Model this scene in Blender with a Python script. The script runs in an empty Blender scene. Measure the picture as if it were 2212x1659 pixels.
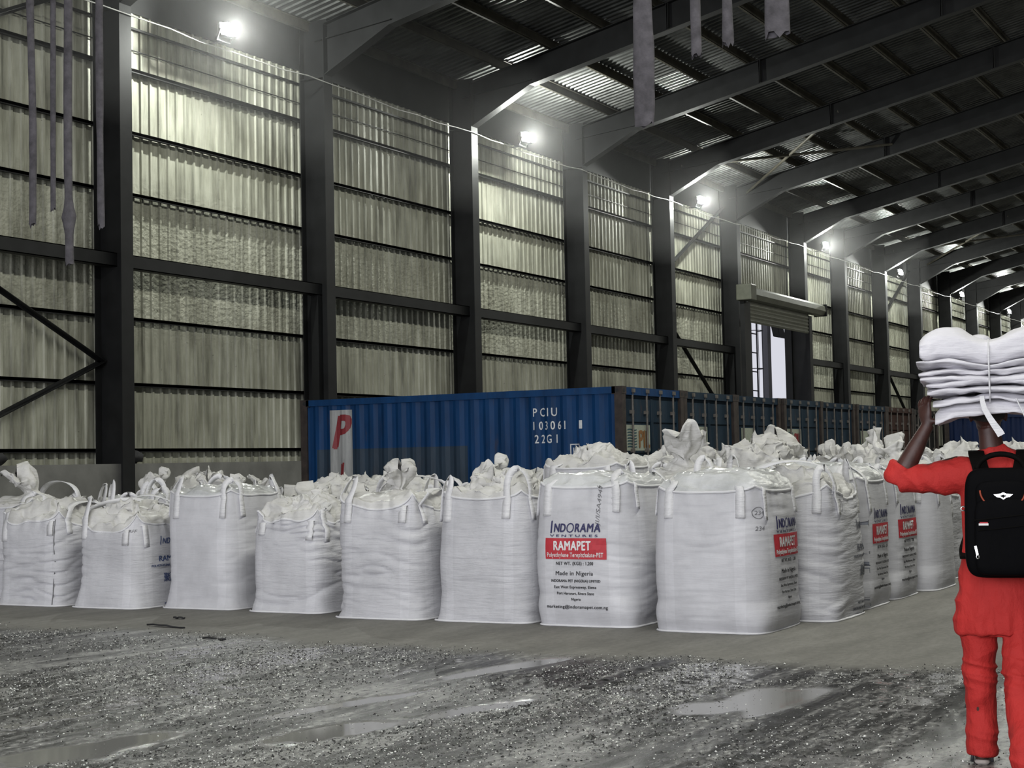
import bpy, bmesh, math, random
import numpy as np
from mathutils import Vector, Matrix, noise
from mathutils.bvhtree import BVHTree

sc = bpy.context.scene
COL = sc.collection
PI = math.pi
random.seed(7)

# ------------------------------------------------------------------ camera
F_PX, YAW, PITCH, ROLL, EYE = 3391.0, 1.068, 0.05, -0.021, 1.455
cam_d = bpy.data.cameras.new('camera')
cam = bpy.data.objects.new('camera', cam_d)
COL.objects.link(cam)
cam_d.sensor_fit = 'HORIZONTAL'
cam_d.sensor_width = 36.0
cam_d.lens = 36.0 * F_PX / 2212.0
cam_d.clip_end = 600
fw = Vector((math.sin(YAW) * math.cos(PITCH), math.cos(YAW) * math.cos(PITCH), math.sin(PITCH)))
rt = Vector((math.cos(YAW), -math.sin(YAW), 0))
up = rt.cross(fw)
r2 = rt * math.cos(ROLL) + up * math.sin(ROLL)
u2 = -rt * math.sin(ROLL) + up * math.cos(ROLL)
m = Matrix((r2, u2, -fw)).transposed().to_4x4()
m.translation = Vector((0, 0, EYE))
cam.matrix_world = m
sc.camera = cam

# ------------------------------------------------------------------ world, daylight, exposure
sc.view_settings.view_transform = 'Standard'
sc.view_settings.look = 'None'
sc.view_settings.exposure = 0.0
sc.view_settings.gamma = 1.0
sc.view_settings.use_curve_mapping = False
world = bpy.data.worlds.new('overcast_sky')
sc.world = world
world.use_nodes = True
wn = world.node_tree
wn.nodes['Background'].inputs[0].default_value = (0.80, 0.81, 0.90, 1)
wn.nodes['Background'].inputs[1].default_value = 0.85
sc.cycles.max_bounces = 5
sc.cycles.diffuse_bounces = 3
sc.cycles.glossy_bounces = 3
sc.cycles.transmission_bounces = 3
sc.cycles.transparent_max_bounces = 6
sc.cycles.caustics_reflective = False
sc.cycles.caustics_refractive = False
sc.cycles.sample_clamp_indirect = 4
sc.cycles.use_denoising = True


def area_light(name, loc, rot, sx, sy, power, color):
    d = bpy.data.lights.new(name, 'AREA')
    d.shape = 'RECTANGLE'
    d.size, d.size_y = sx, sy
    d.energy = power
    d.color = color
    o = bpy.data.objects.new(name, d)
    o.location = loc
    o.rotation_euler = rot
    COL.objects.link(o)
    return o


# daylight through the open gable end behind the photographer
area_light('gable_daylight', (-15.5, 4.0, 5.2), (0, math.radians(-90), 0), 9.5, 30, 4700, (0.95, 0.955, 1.0))
# added lamp strip under the closed ridge, brightening the wall from above
area_light('ridge_fill_strip', (60, 1.0, 14.2), (math.radians(28), 0, 0), 150, 0.9, 10500, (1.0, 1.0, 0.90))

# ------------------------------------------------------------------ helpers


def tag(o, label=None, cat=None, group=None, kind=None):
    if label:
        o['label'] = label
    if cat:
        o['category'] = cat
    if group:
        o['group'] = group
    if kind:
        o['kind'] = kind
    return o


def empty(name, loc=(0, 0, 0), rz=0.0):
    o = bpy.data.objects.new(name, None)
    o.empty_display_size = 0.2
    o.location = loc
    o.rotation_euler = (0, 0, rz)
    COL.objects.link(o)
    return o


class MB:
    def __init__(self):
        self.v = []
        self.f = []
        self.mi = []
        self.cur = 0

    def add(self, vs, fs):
        n = len(self.v)
        self.v.extend([tuple(p) for p in vs])
        self.f.extend([tuple(i + n for i in f) for f in fs])
        self.mi.extend([self.cur] * len(fs))

    def box(self, x0, x1, y0, y1, z0, z1):
        vs = [(x, y, z) for z in (z0, z1) for y in (y0, y1) for x in (x0, x1)]
        self.add(vs, [(0, 2, 3, 1), (4, 5, 7, 6), (0, 1, 5, 4), (2, 6, 7, 3), (0, 4, 6, 2), (1, 3, 7, 5)])
        return self

    def bar(self, a, b, w, h, upv=(0, 0, 1)):
        a, b = Vector(a), Vector(b)
        d = (b - a).normalized()
        s = d.cross(Vector(upv))
        if s.length < 1e-4:
            s = d.cross(Vector((0, 1, 0)))
        s.normalize()
        t = s.cross(d).normalized()
        vs = []
        for p in (a, b):
            for i, j in ((-1, -1), (1, -1), (1, 1), (-1, 1)):
                vs.append(p + s * (i * w / 2) + t * (j * h / 2))
        self.add(vs, [(0, 1, 2, 3), (7, 6, 5, 4), (0, 4, 5, 1), (1, 5, 6, 2), (2, 6, 7, 3), (3, 7, 4, 0)])
        return self

    def tube(self, pts, r, n=8, caps=True):
        pts = [Vector(p) for p in pts]
        rs = r if isinstance(r, (list, tuple)) else [r] * len(pts)
        ref = None
        rings = []
        for i, p in enumerate(pts):
            d = (pts[min(i + 1, len(pts) - 1)] - pts[max(i - 1, 0)]).normalized()
            if ref is None:
                ref = d.orthogonal().normalized()
            s = (ref - d * ref.dot(d)).normalized()
            ref = s
            t = d.cross(s)
            rings.append([p + (s * math.cos(2 * PI * k / n) + t * math.sin(2 * PI * k / n)) * rs[i] for k in range(n)])
        vs = [q for ring in rings for q in ring]
        fs = []
        for i in range(len(pts) - 1):
            for k in range(n):
                a = i * n + k
                b = i * n + (k + 1) % n
                fs.append((a, b, b + n, a + n))
        if caps:
            fs.append(tuple(reversed(range(n))))
            fs.append(tuple(range((len(pts) - 1) * n, len(pts) * n)))
        self.add(vs, fs)
        return self

    def ribbon(self, pts, wdirs, w, th=0.004):
        pts = [Vector(p) for p in pts]
        vs = []
        for i, p in enumerate(pts):
            d = (pts[min(i + 1, len(pts) - 1)] - pts[max(i - 1, 0)]).normalized()
            s = Vector(wdirs[i])
            s = (s - d * s.dot(d)).normalized()
            nn = d.cross(s)
            ww = w[i] if isinstance(w, (list, tuple)) else w
            for a, b in ((-1, -1), (1, -1), (1, 1), (-1, 1)):
                vs.append(p + s * (a * ww / 2) + nn * (b * th / 2))
        fs = []
        for i in range(len(pts) - 1):
            o = i * 4
            for k in range(4):
                fs.append((o + k, o + (k + 1) % 4, o + 4 + (k + 1) % 4, o + 4 + k))
        fs.append((0, 3, 2, 1))
        o = (len(pts) - 1) * 4
        fs.append((o, o + 1, o + 2, o + 3))
        self.add(vs, fs)
        return self

    def grid(self, P, closed=False):
        # P: rows x cols x 3
        R, C = P.shape[:2]
        n = len(self.v)
        self.v.extend(map(tuple, P.reshape(-1, 3).tolist()))
        cc = C if closed else C - 1
        for i in range(R - 1):
            for k in range(cc):
                a = n + i * C + k
                b = n + i * C + (k + 1) % C
                self.f.append((a, b, b + C, a + C))
                self.mi.append(self.cur)
        return self

    def mesh(self, name, mats, smooth=False):
        me = bpy.data.meshes.new(name)
        me.from_pydata(self.v, [], self.f)
        for mt in (mats if isinstance(mats, (list, tuple)) else [mats]):
            me.materials.append(mt)
        me.polygons.foreach_set('material_index', self.mi)
        me.polygons.foreach_set('use_smooth', [smooth] * len(self.f))
        me.update()
        bm = bmesh.new()
        bm.from_mesh(me)
        bmesh.ops.recalc_face_normals(bm, faces=bm.faces)
        bm.to_mesh(me)
        bm.free()
        return me

    def build(self, name, mats, parent=None, smooth=False, bevel=0.0, loc=None):
        me = self.mesh(name, mats, smooth)
        o = bpy.data.objects.new(name, me)
        COL.objects.link(o)
        if parent is not None:
            o.parent = parent
        if loc is not None:
            o.location = loc
        if bevel > 0:
            md = o.modifiers.new('bevel', 'BEVEL')
            md.width = bevel
            md.segments = 2
            md.limit_method = 'ANGLE'
        return o


def link(name, me, parent=None):
    o = bpy.data.objects.new(name, me)
    COL.objects.link(o)
    if parent is not None:
        o.parent = parent
    return o


def copy_thing(root, loc, rz, label, group=None, scale=None):
    r = root.copy()
    COL.objects.link(r)
    r.location = loc
    r.rotation_euler = (0, 0, rz)
    if scale:
        r.scale = scale
    r['label'] = label
    if group:
        r['group'] = group
    for ch in list(root.children):
        c = ch.copy()
        COL.objects.link(c)
        c.parent = r
        for g in ch.children:
            d = g.copy()
            COL.objects.link(d)
            d.parent = c
    return r


# --- value noise in numpy
def _h(ix, iy, iz, seed):
    n = (ix * 374761393 + iy * 668265263 + iz * 2147483647 + seed * 974634777) & 0xFFFFFFFF
    n = ((n ^ (n >> 13)) * 1274126177) & 0xFFFFFFFF
    return ((n ^ (n >> 16)) & 0xFFFF) / 65535.0 * 2 - 1


def vn(x, y, z=0.0, seed=0):
    x, y, z = np.broadcast_arrays(np.asarray(x, float), np.asarray(y, float), np.asarray(z, float))
    ix, iy, iz = np.floor(x).astype(np.int64), np.floor(y).astype(np.int64), np.floor(z).astype(np.int64)
    fx, fy, fz = x - ix, y - iy, z - iz
    fx, fy, fz = [t * t * (3 - 2 * t) for t in (fx, fy, fz)]
    r = 0
    for a in (0, 1):
        for b in (0, 1):
            for c in (0, 1):
                wgt = (fx if a else 1 - fx) * (fy if b else 1 - fy) * (fz if c else 1 - fz)
                r = r + wgt * _h(ix + a, iy + b, iz + c, seed)
    return r


# ------------------------------------------------------------------ materials
MATS = {}


def nt(name):
    mt = bpy.data.materials.new(name)
    mt.use_nodes = True
    t = mt.node_tree
    b = t.nodes['Principled BSDF']
    MATS[name] = mt
    return mt, t, b


def N(t, typ, **kw):
    n = t.nodes.new(typ)
    for k, v in kw.items():
        if k.startswith('_'):
            setattr(n, k[1:], v)
        else:
            n.inputs[k].default_value = v
    return n


def L(t, a, b):
    t.links.new(a, b)


def coords(t, scale=(1, 1, 1), obj=True):
    tc = t.nodes.new('ShaderNodeTexCoord')
    mp = t.nodes.new('ShaderNodeMapping')
    mp.inputs['Scale'].default_value = scale
    L(t, tc.outputs['Object' if obj else 'Generated'], mp.inputs['Vector'])
    return mp.outputs['Vector']


def noise_tex(t, vec, scale, detail=4, rough=0.55):
    n = N(t, 'ShaderNodeTexNoise')
    n.inputs['Scale'].default_value = scale
    n.inputs['Detail'].default_value = detail
    n.inputs['Roughness'].default_value = rough
    L(t, vec, n.inputs['Vector'])
    return n.outputs['Fac']


def ramp(t, fac, stops):
    r = t.nodes.new('ShaderNodeValToRGB')
    el = r.color_ramp.elements
    while len(el) < len(stops):
        el.new(0.5)
    for e, (p, c) in zip(el, stops):
        e.position = p
        e.color = (*c, 1) if len(c) == 3 else c
    L(t, fac, r.inputs[0])
    return r.outputs[0]


def mix(t, fac, a, b, mode='MIX'):
    n = t.nodes.new('ShaderNodeMix')
    n.data_type = 'RGBA'
    n.blend_type = mode
    for key, val in ((0, fac), (6, a), (7, b)):
        if isinstance(val, (int, float)):
            n.inputs[key].default_value = val
        elif isinstance(val, (tuple, list)):
            n.inputs[key].default_value = (*val, 1) if len(val) == 3 else val
        else:
            L(t, val, n.inputs[key])
    return n.outputs[2]


def bump(t, b, height, strength=0.3, dist=0.02):
    n = t.nodes.new('ShaderNodeBump')
    n.inputs['Strength'].default_value = strength
    n.inputs['Distance'].default_value = dist
    L(t, height, n.inputs['Height'])
    L(t, n.outputs[0], b.inputs['Normal'])


def plain(name, col, rough=0.6, metal=0.0, var=0.25, scale=6.0, bmp=0.1):
    mt, t, b = nt(name)
    v = coords(t)
    f = noise_tex(t, v, scale, 5)
    d = tuple(c * (1 - var) for c in col)
    e = tuple(min(1, c * (1 + var)) for c in col)
    L(t, ramp(t, f, [(0.3, d), (0.7, e)]), b.inputs['Base Color'])
    b.inputs['Roughness'].default_value = rough
    b.inputs['Metallic'].default_value = metal
    if bmp:
        bump(t, b, noise_tex(t, v, scale * 5, 3), bmp, 0.01)
    return mt


steel = plain('dark_steel', (0.011, 0.0115, 0.012), 0.55, 0.0, 0.35, 2.0)
steel.node_tree.nodes['Principled BSDF'].inputs['Specular IOR Level'].default_value = 0.22
galv = plain('galvanised_purlin', (0.075, 0.07, 0.055), 0.55, 0.2, 0.4, 3.0)
concrete_c = plain('curb_concrete', (0.16, 0.16, 0.15), 0.85, 0, 0.25, 2.0)
rusty = plain('rusty_steel', (0.030, 0.022, 0.019), 0.75, 0.1, 0.5, 7)
lockbar_m = plain('worn_bar', (0.12, 0.11, 0.10), 0.55, 0.3, 0.4, 10)
shutter_m = plain('shutter_sheet', (0.09, 0.093, 0.072), 0.45, 0.3, 0.25, 3)
duct_m = plain('dusty_cloth', (0.085, 0.08, 0.09), 0.9, 0, 0.35, 9, 0.5)
black_m = plain('black_rag', (0.01, 0.01, 0.012), 0.8, 0, 0.3, 20)
lampbody = plain('lamp_housing', (0.03, 0.03, 0.03), 0.5)
cable_m = plain('pale_cable', (0.45, 0.45, 0.42), 0.6)

# wall sheet: galvanised, stained
mt, t, b = nt('wall_sheet_metal')
v = coords(t, (1, 1, 1))
vs_ = coords(t, (1.0, 1.0, 0.12))
streak = noise_tex(t, vs_, 5.0, 6, 0.65)
blot = noise_tex(t, v, 0.9, 5, 0.6)
c1 = ramp(t, streak, [(0.25, (0.14, 0.14, 0.112)), (0.5, (0.38, 0.385, 0.315)), (0.8, (0.62, 0.625, 0.53))])
c2 = mix(t, ramp(t, blot, [(0.35, (0, 0, 0)), (0.75, (1, 1, 1))]), c1, (0.40, 0.385, 0.32), 'MULTIPLY')
c3 = mix(t, 0.45, c1, c2)
spots = noise_tex(t, v, 7.0, 3, 0.7)
c4 = mix(t, ramp(t, spots, [(0.70, (0, 0, 0)), (0.78, (1, 1, 1))]), c3, (0.10, 0.10, 0.07))
L(t, c4, b.inputs['Base Color'])
b.inputs['Metallic'].default_value = 0.12
L(t, ramp(t, streak, [(0.3, (0.66,) * 3), (0.8, (0.45,) * 3)]), b.inputs['Roughness'])
# dents
sep = N(t, 'ShaderNodeSeparateXYZ')
L(t, v, sep.inputs[0])
band = ramp(t, N(t, 'ShaderNodeMath').outputs[0], [(0, (0, 0, 0)), (1, (1, 1, 1))])
mr = N(t, 'ShaderNodeMapRange')
mr.inputs['From Min'].default_value = 3.4
mr.inputs['From Max'].default_value = 4.6
L(t, sep.outputs[2], mr.inputs['Value'])
mr2 = N(t, 'ShaderNodeMapRange')
mr2.inputs['From Min'].default_value = 6.9
mr2.inputs['From Max'].default_value = 6.1
L(t, sep.outputs[2], mr2.inputs['Value'])
mm = N(t, 'ShaderNodeMath', _operation='MULTIPLY')
L(t, mr.outputs[0], mm.inputs[0])
L(t, mr2.outputs[0], mm.inputs[1])
dn = noise_tex(t, coords(t, (1, 1, 1.4)), 8.5, 2, 0.5)
md_ = N(t, 'ShaderNodeMath', _operation='MULTIPLY')
L(t, mm.outputs[0], md_.inputs[0])
L(t, dn, md_.inputs[1])
big = noise_tex(t, coords(t, (1, 1, 0.5)), 1.6, 3, 0.5)
ma = N(t, 'ShaderNodeMath', _operation='MULTIPLY_ADD')
L(t, md_.outputs[0], ma.inputs[0])
ma.inputs[1].default_value = 0.9
L(t, big, ma.inputs[2])
bump(t, b, ma.outputs[0], 0.75, 0.05)
wall_m = mt

# roof sheet
mt, t, b = nt('roof_sheet_metal')
v = coords(t)
f = noise_tex(t, v, 1.3, 5, 0.6)
L(t, ramp(t, f, [(0.3, (0.045, 0.046, 0.045)), (0.75, (0.15, 0.155, 0.15))]), b.inputs['Base Color'])
b.inputs['Metallic'].default_value = 0.5
b.inputs['Roughness'].default_value = 0.42
bump(t, b, noise_tex(t, coords(t, (1.0, 0.35, 1)), 3.0, 3), 0.5, 0.04)
roof_m = mt

# floor
mt, t, b = nt('wet_dirty_concrete')
v = coords(t)
sep = N(t, 'ShaderNodeSeparateXYZ')
L(t, v, sep.inputs[0])
at = t.nodes.new('ShaderNodeAttribute')
at.attribute_name = 'wet'
sx = coords(t, (0.35, 1.3, 1))
n1 = noise_tex(t, sx, 2.2, 7, 0.62)
n2 = noise_tex(t, coords(t, (0.75, 1.2, 1)), 17.0, 6, 0.78)
n3 = noise_tex(t, coords(t, (0.6, 1, 1)), 0.7, 3, 0.5)
dry = ramp(t, n1, [(0.25, (0.13, 0.127, 0.115)), (0.55, (0.20, 0.195, 0.178)), (0.85, (0.27, 0.265, 0.245))])
dry = mix(t, 0.55, dry, ramp(t, n2, [(0.3, (0.5,) * 3), (0.7, (1.25,) * 3)]), 'MULTIPLY')
muck = ramp(t, n2, [(0.36, (0.010, 0.010, 0.010)), (0.47, (0.045, 0.045, 0.045)), (0.56, (0.15, 0.15, 0.147)), (0.66, (0.42, 0.42, 0.41))])
sepc = t.nodes.new('ShaderNodeSeparateColor')
L(t, at.outputs['Color'], sepc.inputs[0])
N_pale = N(t, 'ShaderNodeMath', _operation='MULTIPLY')
L(t, sepc.outputs[2], N_pale.inputs[0])
L(t, ramp(t, n2, [(0.42, (0.1,) * 3), (0.55, (1.0,) * 3)]), N_pale.inputs[1])
lines = noise_tex(t, coords(t, (0.30, 3.2, 1)), 2.6, 6, 0.62)
muck = mix(t, 1.0, muck, ramp(t, lines, [(0.445, (0.05,) * 3), (0.49, (0.60,) * 3), (0.60, (1.7,) * 3)]), 'MULTIPLY')
col = mix(t, sepc.outputs[0], dry, muck)
col = mix(t, N_pale.outputs[0], col, (0.32, 0.32, 0.31))
col = mix(t, sepc.outputs[1], col, (0.22, 0.22, 0.215))  # puddles painted paler to stand in for the reflected wall
L(t, col, b.inputs['Base Color'])
rg = mix(t, sepc.outputs[0], (0.75,) * 3, ramp(t, n2, [(0.3, (0.22,) * 3), (0.8, (0.5,) * 3)]))
rg = mix(t, sepc.outputs[1], rg, (0.07,) * 3)
L(t, rg, b.inputs['Roughness'])
hb = mix(t, sepc.outputs[1], n2, (0.5,) * 3)
bump(t, b, hb, 0.35, 0.02)
floor_m = mt

# bag fabric


def fabric(name, c0, c1, rough=0.55, dirt=0.25, weave=True, bs=0.5):
    mt, t, b = nt(name)
    tc = t.nodes.new('ShaderNodeTexCoord')
    oi = t.nodes.new('ShaderNodeObjectInfo')
    ad = N(t, 'ShaderNodeVectorMath', _operation='ADD')
    L(t, tc.outputs['Object'], ad.inputs[0])
    L(t, oi.outputs['Location'], ad.inputs[1])
    v = ad.outputs[0]
    f = noise_tex(t, v, 2.3, 6, 0.65)
    base = ramp(t, f, [(0.3, c0), (0.6, c1)])
    g = noise_tex(t, v, 3.1, 8, 0.8)
    if weave:
        so = N(t, 'ShaderNodeSeparateXYZ')
        L(t, tc.outputs['Object'], so.inputs[0])
        acc = None
        for ax in (0, 1):
            ab = N(t, 'ShaderNodeMath', _operation='ABSOLUTE')
            L(t, so.outputs[ax], ab.inputs[0])
            cm = N(t, 'ShaderNodeMath', _operation='COMPARE')
            L(t, ab.outputs[0], cm.inputs[0])
            cm.inputs[1].default_value = .315
            cm.inputs[2].default_value = .045
            if acc is None:
                acc = cm
            else:
                mx = N(t, 'ShaderNodeMath', _operation='MAXIMUM')
                L(t, acc.outputs[0], mx.inputs[0])
                L(t, cm.outputs[0], mx.inputs[1])
                acc = mx
        base = mix(t, acc.outputs[0], base, mix(t, 1.0, base, (1.07, 1.07, 1.07), 'MULTIPLY'))
    dm = ramp(t, g, [(0.60, (0, 0, 0)), (0.80, (dirt,) * 3)])
    base = mix(t, dm, base, (0.18, 0.17, 0.16))
    L(t, base, b.inputs['Base Color'])
    b.inputs['Roughness'].default_value = rough
    b.inputs['Specular IOR Level'].default_value = 0.35
    mp = N(t, 'ShaderNodeMapping')
    mp.inputs['Scale'].default_value = (2.0, 2.0, 16.0)
    L(t, v, mp.inputs['Vector'])
    h1 = noise_tex(t, mp.outputs[0], 1.6, 5, 0.6)
    h2 = noise_tex(t, v, 45, 2)
    hh = N(t, 'ShaderNodeMath', _operation='MULTIPLY_ADD')
    L(t, h2, hh.inputs[0])
    hh.inputs[1].default_value = 0.12
    L(t, h1, hh.inputs[2])
    bump(t, b, hh.outputs[0], bs, 0.03)
    return mt


bag_m = fabric('woven_bag_fabric', (0.44, 0.44, 0.465), (0.56, 0.56, 0.59), 0.55, 0.40)
bag_clean_m = fabric('smooth_bag_fabric', (0.46, 0.46, 0.485), (0.57, 0.57, 0.60), 0.5, 0.25, True, 0.16)
strap_m = fabric('lifting_strap_webbing', (0.60, 0.60, 0.62), (0.70, 0.70, 0.72), 0.5, 0.1, weave=False)
liner_m = fabric('crumpled_liner', (0.46, 0.455, 0.44), (0.62, 0.615, 0.60), 0.4, 0.3, weave=False)
film_m = fabric('clear_film', (0.40, 0.41, 0.41), (0.62, 0.63, 0.64), 0.18, 0.3, weave=False)
sack_m = fabric('folded_sack', (0.58, 0.57, 0.61), (0.70, 0.69, 0.73), 0.7, 0.05, weave=False)


def ink(name, col, rough=0.6):
    mt, t, b = nt(name)
    v = coords(t)
    f = noise_tex(t, v, 30, 4)
    L(t, ramp(t, f, [(0.3, tuple(c * 0.8 for c in col)), (0.7, col)]), b.inputs['Base Color'])
    b.inputs['Roughness'].default_value = rough
    return mt


navy = ink('navy_ink', (0.03, 0.03, 0.11))
red_i = ink('red_ink', (0.52, 0.03, 0.045))
white_i = ink('white_ink', (0.80, 0.80, 0.80))
black_i = ink('black_ink', (0.03, 0.03, 0.035))
blue_i = ink('blue_ink', (0.05, 0.08, 0.20))
grey_i = ink('faded_ink', (0.13, 0.14, 0.17))
pen_i = ink('pen_ink', (0.16, 0.16, 0.17))

# container paint
def paint(name, col, rustamt=0.5):
    mt, t, b = nt(name)
    v = coords(t)
    f = noise_tex(t, coords(t, (1, 1, 0.15)), 5, 6, 0.65)
    base = ramp(t, f, [(0.3, tuple(c * 0.55 for c in col)), (0.62, col)])
    g = noise_tex(t, coords(t, (2.2, 2.2, 0.5)), 2.6, 8, 0.72)
    rm = ramp(t, g, [(0.58, (0, 0, 0)), (0.72, (rustamt,) * 3)])
    base = mix(t, rm, base, (0.06, 0.045, 0.04))
    L(t, base, b.inputs['Base Color'])
    b.inputs['Roughness'].default_value = 0.55
    b.inputs['Specular IOR Level'].default_value = 0.2
    bump(t, b, noise_tex(t, v, 6, 4), 0.25, 0.02)
    return mt


cblue = paint('container_blue', (0.004, 0.042, 0.135), 0.6)
cblue2 = paint('container_faded_blue', (0.012, 0.030, 0.052), 0.9)
cblue3 = paint('container_dull_blue', (0.008, 0.024, 0.045), 0.9)
cpatch = paint('container_patch', (0.028, 0.048, 0.075), 0.4)
cbrown = paint('container_brown', (0.045, 0.022, 0.017), 0.8)
cblack = paint('container_black', (0.006, 0.006, 0.006), 0.3)
cnavy = paint('container_navy', (0.008, 0.02, 0.07), 0.3)
cwhite = paint('container_white', (0.36, 0.37, 0.37), 0.35)
cred = ink('logo_red', (0.22, 0.018, 0.025))
cmark = ink('mark_white', (0.62, 0.64, 0.66))
corange = ink('logo_orange', (0.22, 0.10, 0.03))
cpanel = ink('logo_panel', (0.33, 0.36, 0.30))
cteal = ink('logo_stripe', (0.03, 0.08, 0.10))

em, t, b = nt('lamp_glow')
b.inputs['Base Color'].default_value = (1, 1, 1, 1)
b.inputs['Emission Color'].default_value = (0.97, 1.0, 0.98, 1)
b.inputs['Emission Strength'].default_value = 90

# ------------------------------------------------------------------ floor
PX0, PX1, PY0, PY1 = 4.6, 12.1, -1.2, 13.6


def floor_mesh():
    st = 0.022
    xs = np.arange(PX0, PX1 + st / 2, st)
    ys = np.arange(PY0, PY1 + st / 2, st)
    X, Y = np.meshgrid(xs, ys, indexing='ij')
    wob = 0.35 * vn(X * 0 + 3.3, Y * 0.9, 0, 5) + 0.15 * vn(X * 0.5, Y * 3.5, 0, 6)
    edge = np.clip((11.0 + wob - X) / 0.5, 0, 1)                     # wet, mucky ground
    patch = vn(X * 0.35, Y * 1.1, 0, 11) * 0.6 + vn(X * 0.9, Y * 2.8, 0, 12) * 0.4 + 0.15 * vn(X * 4, Y * 9, 0, 13)
    rough = np.clip(0.62 - 0.9 * patch, 0.12, 1.0) * edge
    lump = 0
    for k, (fx, fy, a) in enumerate(((9, 13, .5), (22, 28, .35), (45, 45, .22))):
        lump = lump + a * vn(X * fx, Y * fy, 0, 20 + k)
    rut = vn(X * 0.28 + 0.03 * Y, Y * 3.6 + 0.5 * vn(X * .5, Y * .5, 0, 44), 0, 31)
    Z = 0.017 * lump * rough + 0.011 * rut * edge * (0.3 + rough)
    lev = -0.0035 + 0.003 * vn(X * 0.25, Y * 0.8, 0, 55)
    wet = np.clip((lev - Z) / 0.0012, 0, 1) * np.clip(1.3 * vn(X * 0.4, Y * 1.2, 0, 66) + 0.35, 0, 1)
    for px, py, rx, ry in ((7.25, 5.05, 0.65, 0.22), (6.2, 6.0, 0.7, 0.28), (8.15, 4.75, 0.6, 0.14), (9.0, 3.3, 0.8, 0.35), (8.0, 5.6, 0.8, 0.12), (9.8, 5.5, 0.7, 0.15)):
        c, s = math.cos(-0.22), math.sin(-0.22)
        dx, dy = (X - px) * c + (Y - py) * s, -(X - px) * s + (Y - py) * c
        q = (dx / rx) ** 2 + (dy / ry) ** 2 + 0.55 * vn(X * 3, Y * 7, 0, 77)
        w2 = np.clip((1.0 - q) * 3, 0, 1)
        wet = np.maximum(wet, w2)
        Z = Z * (1 - w2) + (-0.004) * w2
    Z = np.where(wet > 0.5, np.maximum(Z, -0.0045), Z)
    pale = np.clip((vn(X * 0.6, Y * 1.6, 0, 88) * 0.6 + vn(X * 2, Y * 6, 0, 89) * 0.5 - 0.22) * 4, 0, 1) * edge * 0.7
    bd = np.minimum.reduce([X - PX0, PX1 - X, Y - PY0, PY1 - Y]) / 0.15
    Z = Z * np.clip(bd, 0, 1)
    P = np.stack([X, Y, Z], -1).reshape(-1, 3)
    R, C = X.shape
    ii = np.arange(R - 1)[:, None] * C + np.arange(C - 1)[None]
    q = np.stack([ii, ii + C, ii + C + 1, ii + 1], -1).reshape(-1, 4)
    x1, y1 = xs[-1], ys[-1]
    extra = np.array([(-16, -24, 0), (170, -24, 0), (170, 24, 0), (-16, 24, 0),
                      (PX0, PY0, 0), (x1, PY0, 0), (x1, y1, 0), (PX0, y1, 0)], float)
    n = len(P)
    q2 = np.array([(n, n + 1, n + 5, n + 4), (n + 1, n + 2, n + 6, n + 5), (n + 2, n + 3, n + 7, n + 6), (n + 3, n, n + 4, n + 7)])
    P = np.concatenate([P, extra])
    q = np.concatenate([q, q2])
    me = bpy.data.meshes.new('floor')
    me.vertices.add(len(P))
    me.vertices.foreach_set('co', P.ravel())
    me.loops.add(q.size)
    me.loops.foreach_set('vertex_index', q.ravel().astype(np.int32))
    me.polygons.add(len(q))
    me.polygons.foreach_set('loop_start', np.arange(0, q.size, 4, dtype=np.int32))
    me.polygons.foreach_set('use_smooth', np.ones(len(q), bool))
    me.update(calc_edges=True)
    ca = me.color_attributes.new('wet', 'FLOAT_COLOR', 'POINT')
    colr = np.zeros((len(P), 4))
    colr[:n, 0] = edge.ravel()
    colr[:n, 1] = wet.ravel()
    colr[:n, 2] = pale.ravel()
    colr[:, 3] = 1
    ca.data.foreach_set('color', colr.ravel())
    me.materials.append(floor_m)
    return me


tag(link('floor', floor_mesh()), kind='structure')

# ------------------------------------------------------------------ shell of the hall
YS = 19.52            # plane of the wall sheets
YF = 18.75            # inner flange of the columns
GZ = (8.67, 7.52, 6.40, 4.16, 2.99, 1.82)
ZTOP = 9.75
ZCURB = 1.575
XA, XB = -16.0, 150.0
COLX = [20.42 + 6.03 * i for i in range(-6, 22)]
i6 = 12
COLX[i6] = 57.45
COLX[11] = 50.3
DX0, DX1, DZ = 50.6, 57.3, 6.95      # door opening


def rib_profile(x0, x1, pitch=0.24, wdt=0.045, hgt=0.032, sl=0.016):
    pr = []
    x = x0
    while x < x1:
        pr += [(x, 0), (x + pitch - wdt - 2 * sl, 0), (x + pitch - wdt - sl, hgt), (x + pitch - sl, hgt)]
        x += pitch
    pr.append((x1, 0))
    return [p for p in pr if p[0] <= x1]


def sheet_wall(name, segs, Y, sgn, mat):
    b_ = MB()
    for x0, x1, z0, z1 in segs:
        pr = rib_profile(x0, x1)
        zs = (z0, z1)
        P = np.array([[(x, Y + sgn * h, z) for x, h in pr] for z in zs])
        b_.grid(P)
    return b_.build(name, mat)


tag(sheet_wall('wall_back', [(XA, DX0, ZCURB - .02, ZTOP), (DX0, DX1, DZ, ZTOP), (DX1, XB, ZCURB - .02, ZTOP)], YS, -1, wall_m), kind='structure')
c_ = MB()
c_.box(XA, DX0, 18.92, 19.62, 0, ZCURB)
c_.box(DX1, XB, 18.92, 19.62, 0, ZCURB)
tag(c_.build('baseboard_back', concrete_c), kind='structure')
f_ = MB().box(XA, XB, YS - .05, YS + .05, ZTOP + .0, 10.9)
tag(f_.build('trim_1', steel), kind='structure')
# right-hand long wall and far end
tag(sheet_wall('wall_right', [(XA, XB, 0, ZTOP + 1)], -YS, 1, wall_m), kind='structure')
w_ = MB().box(XB, XB + .1, -YS, YS, 0, 15)
tag(w_.build('wall_far', wall_m), kind='structure')

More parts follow.
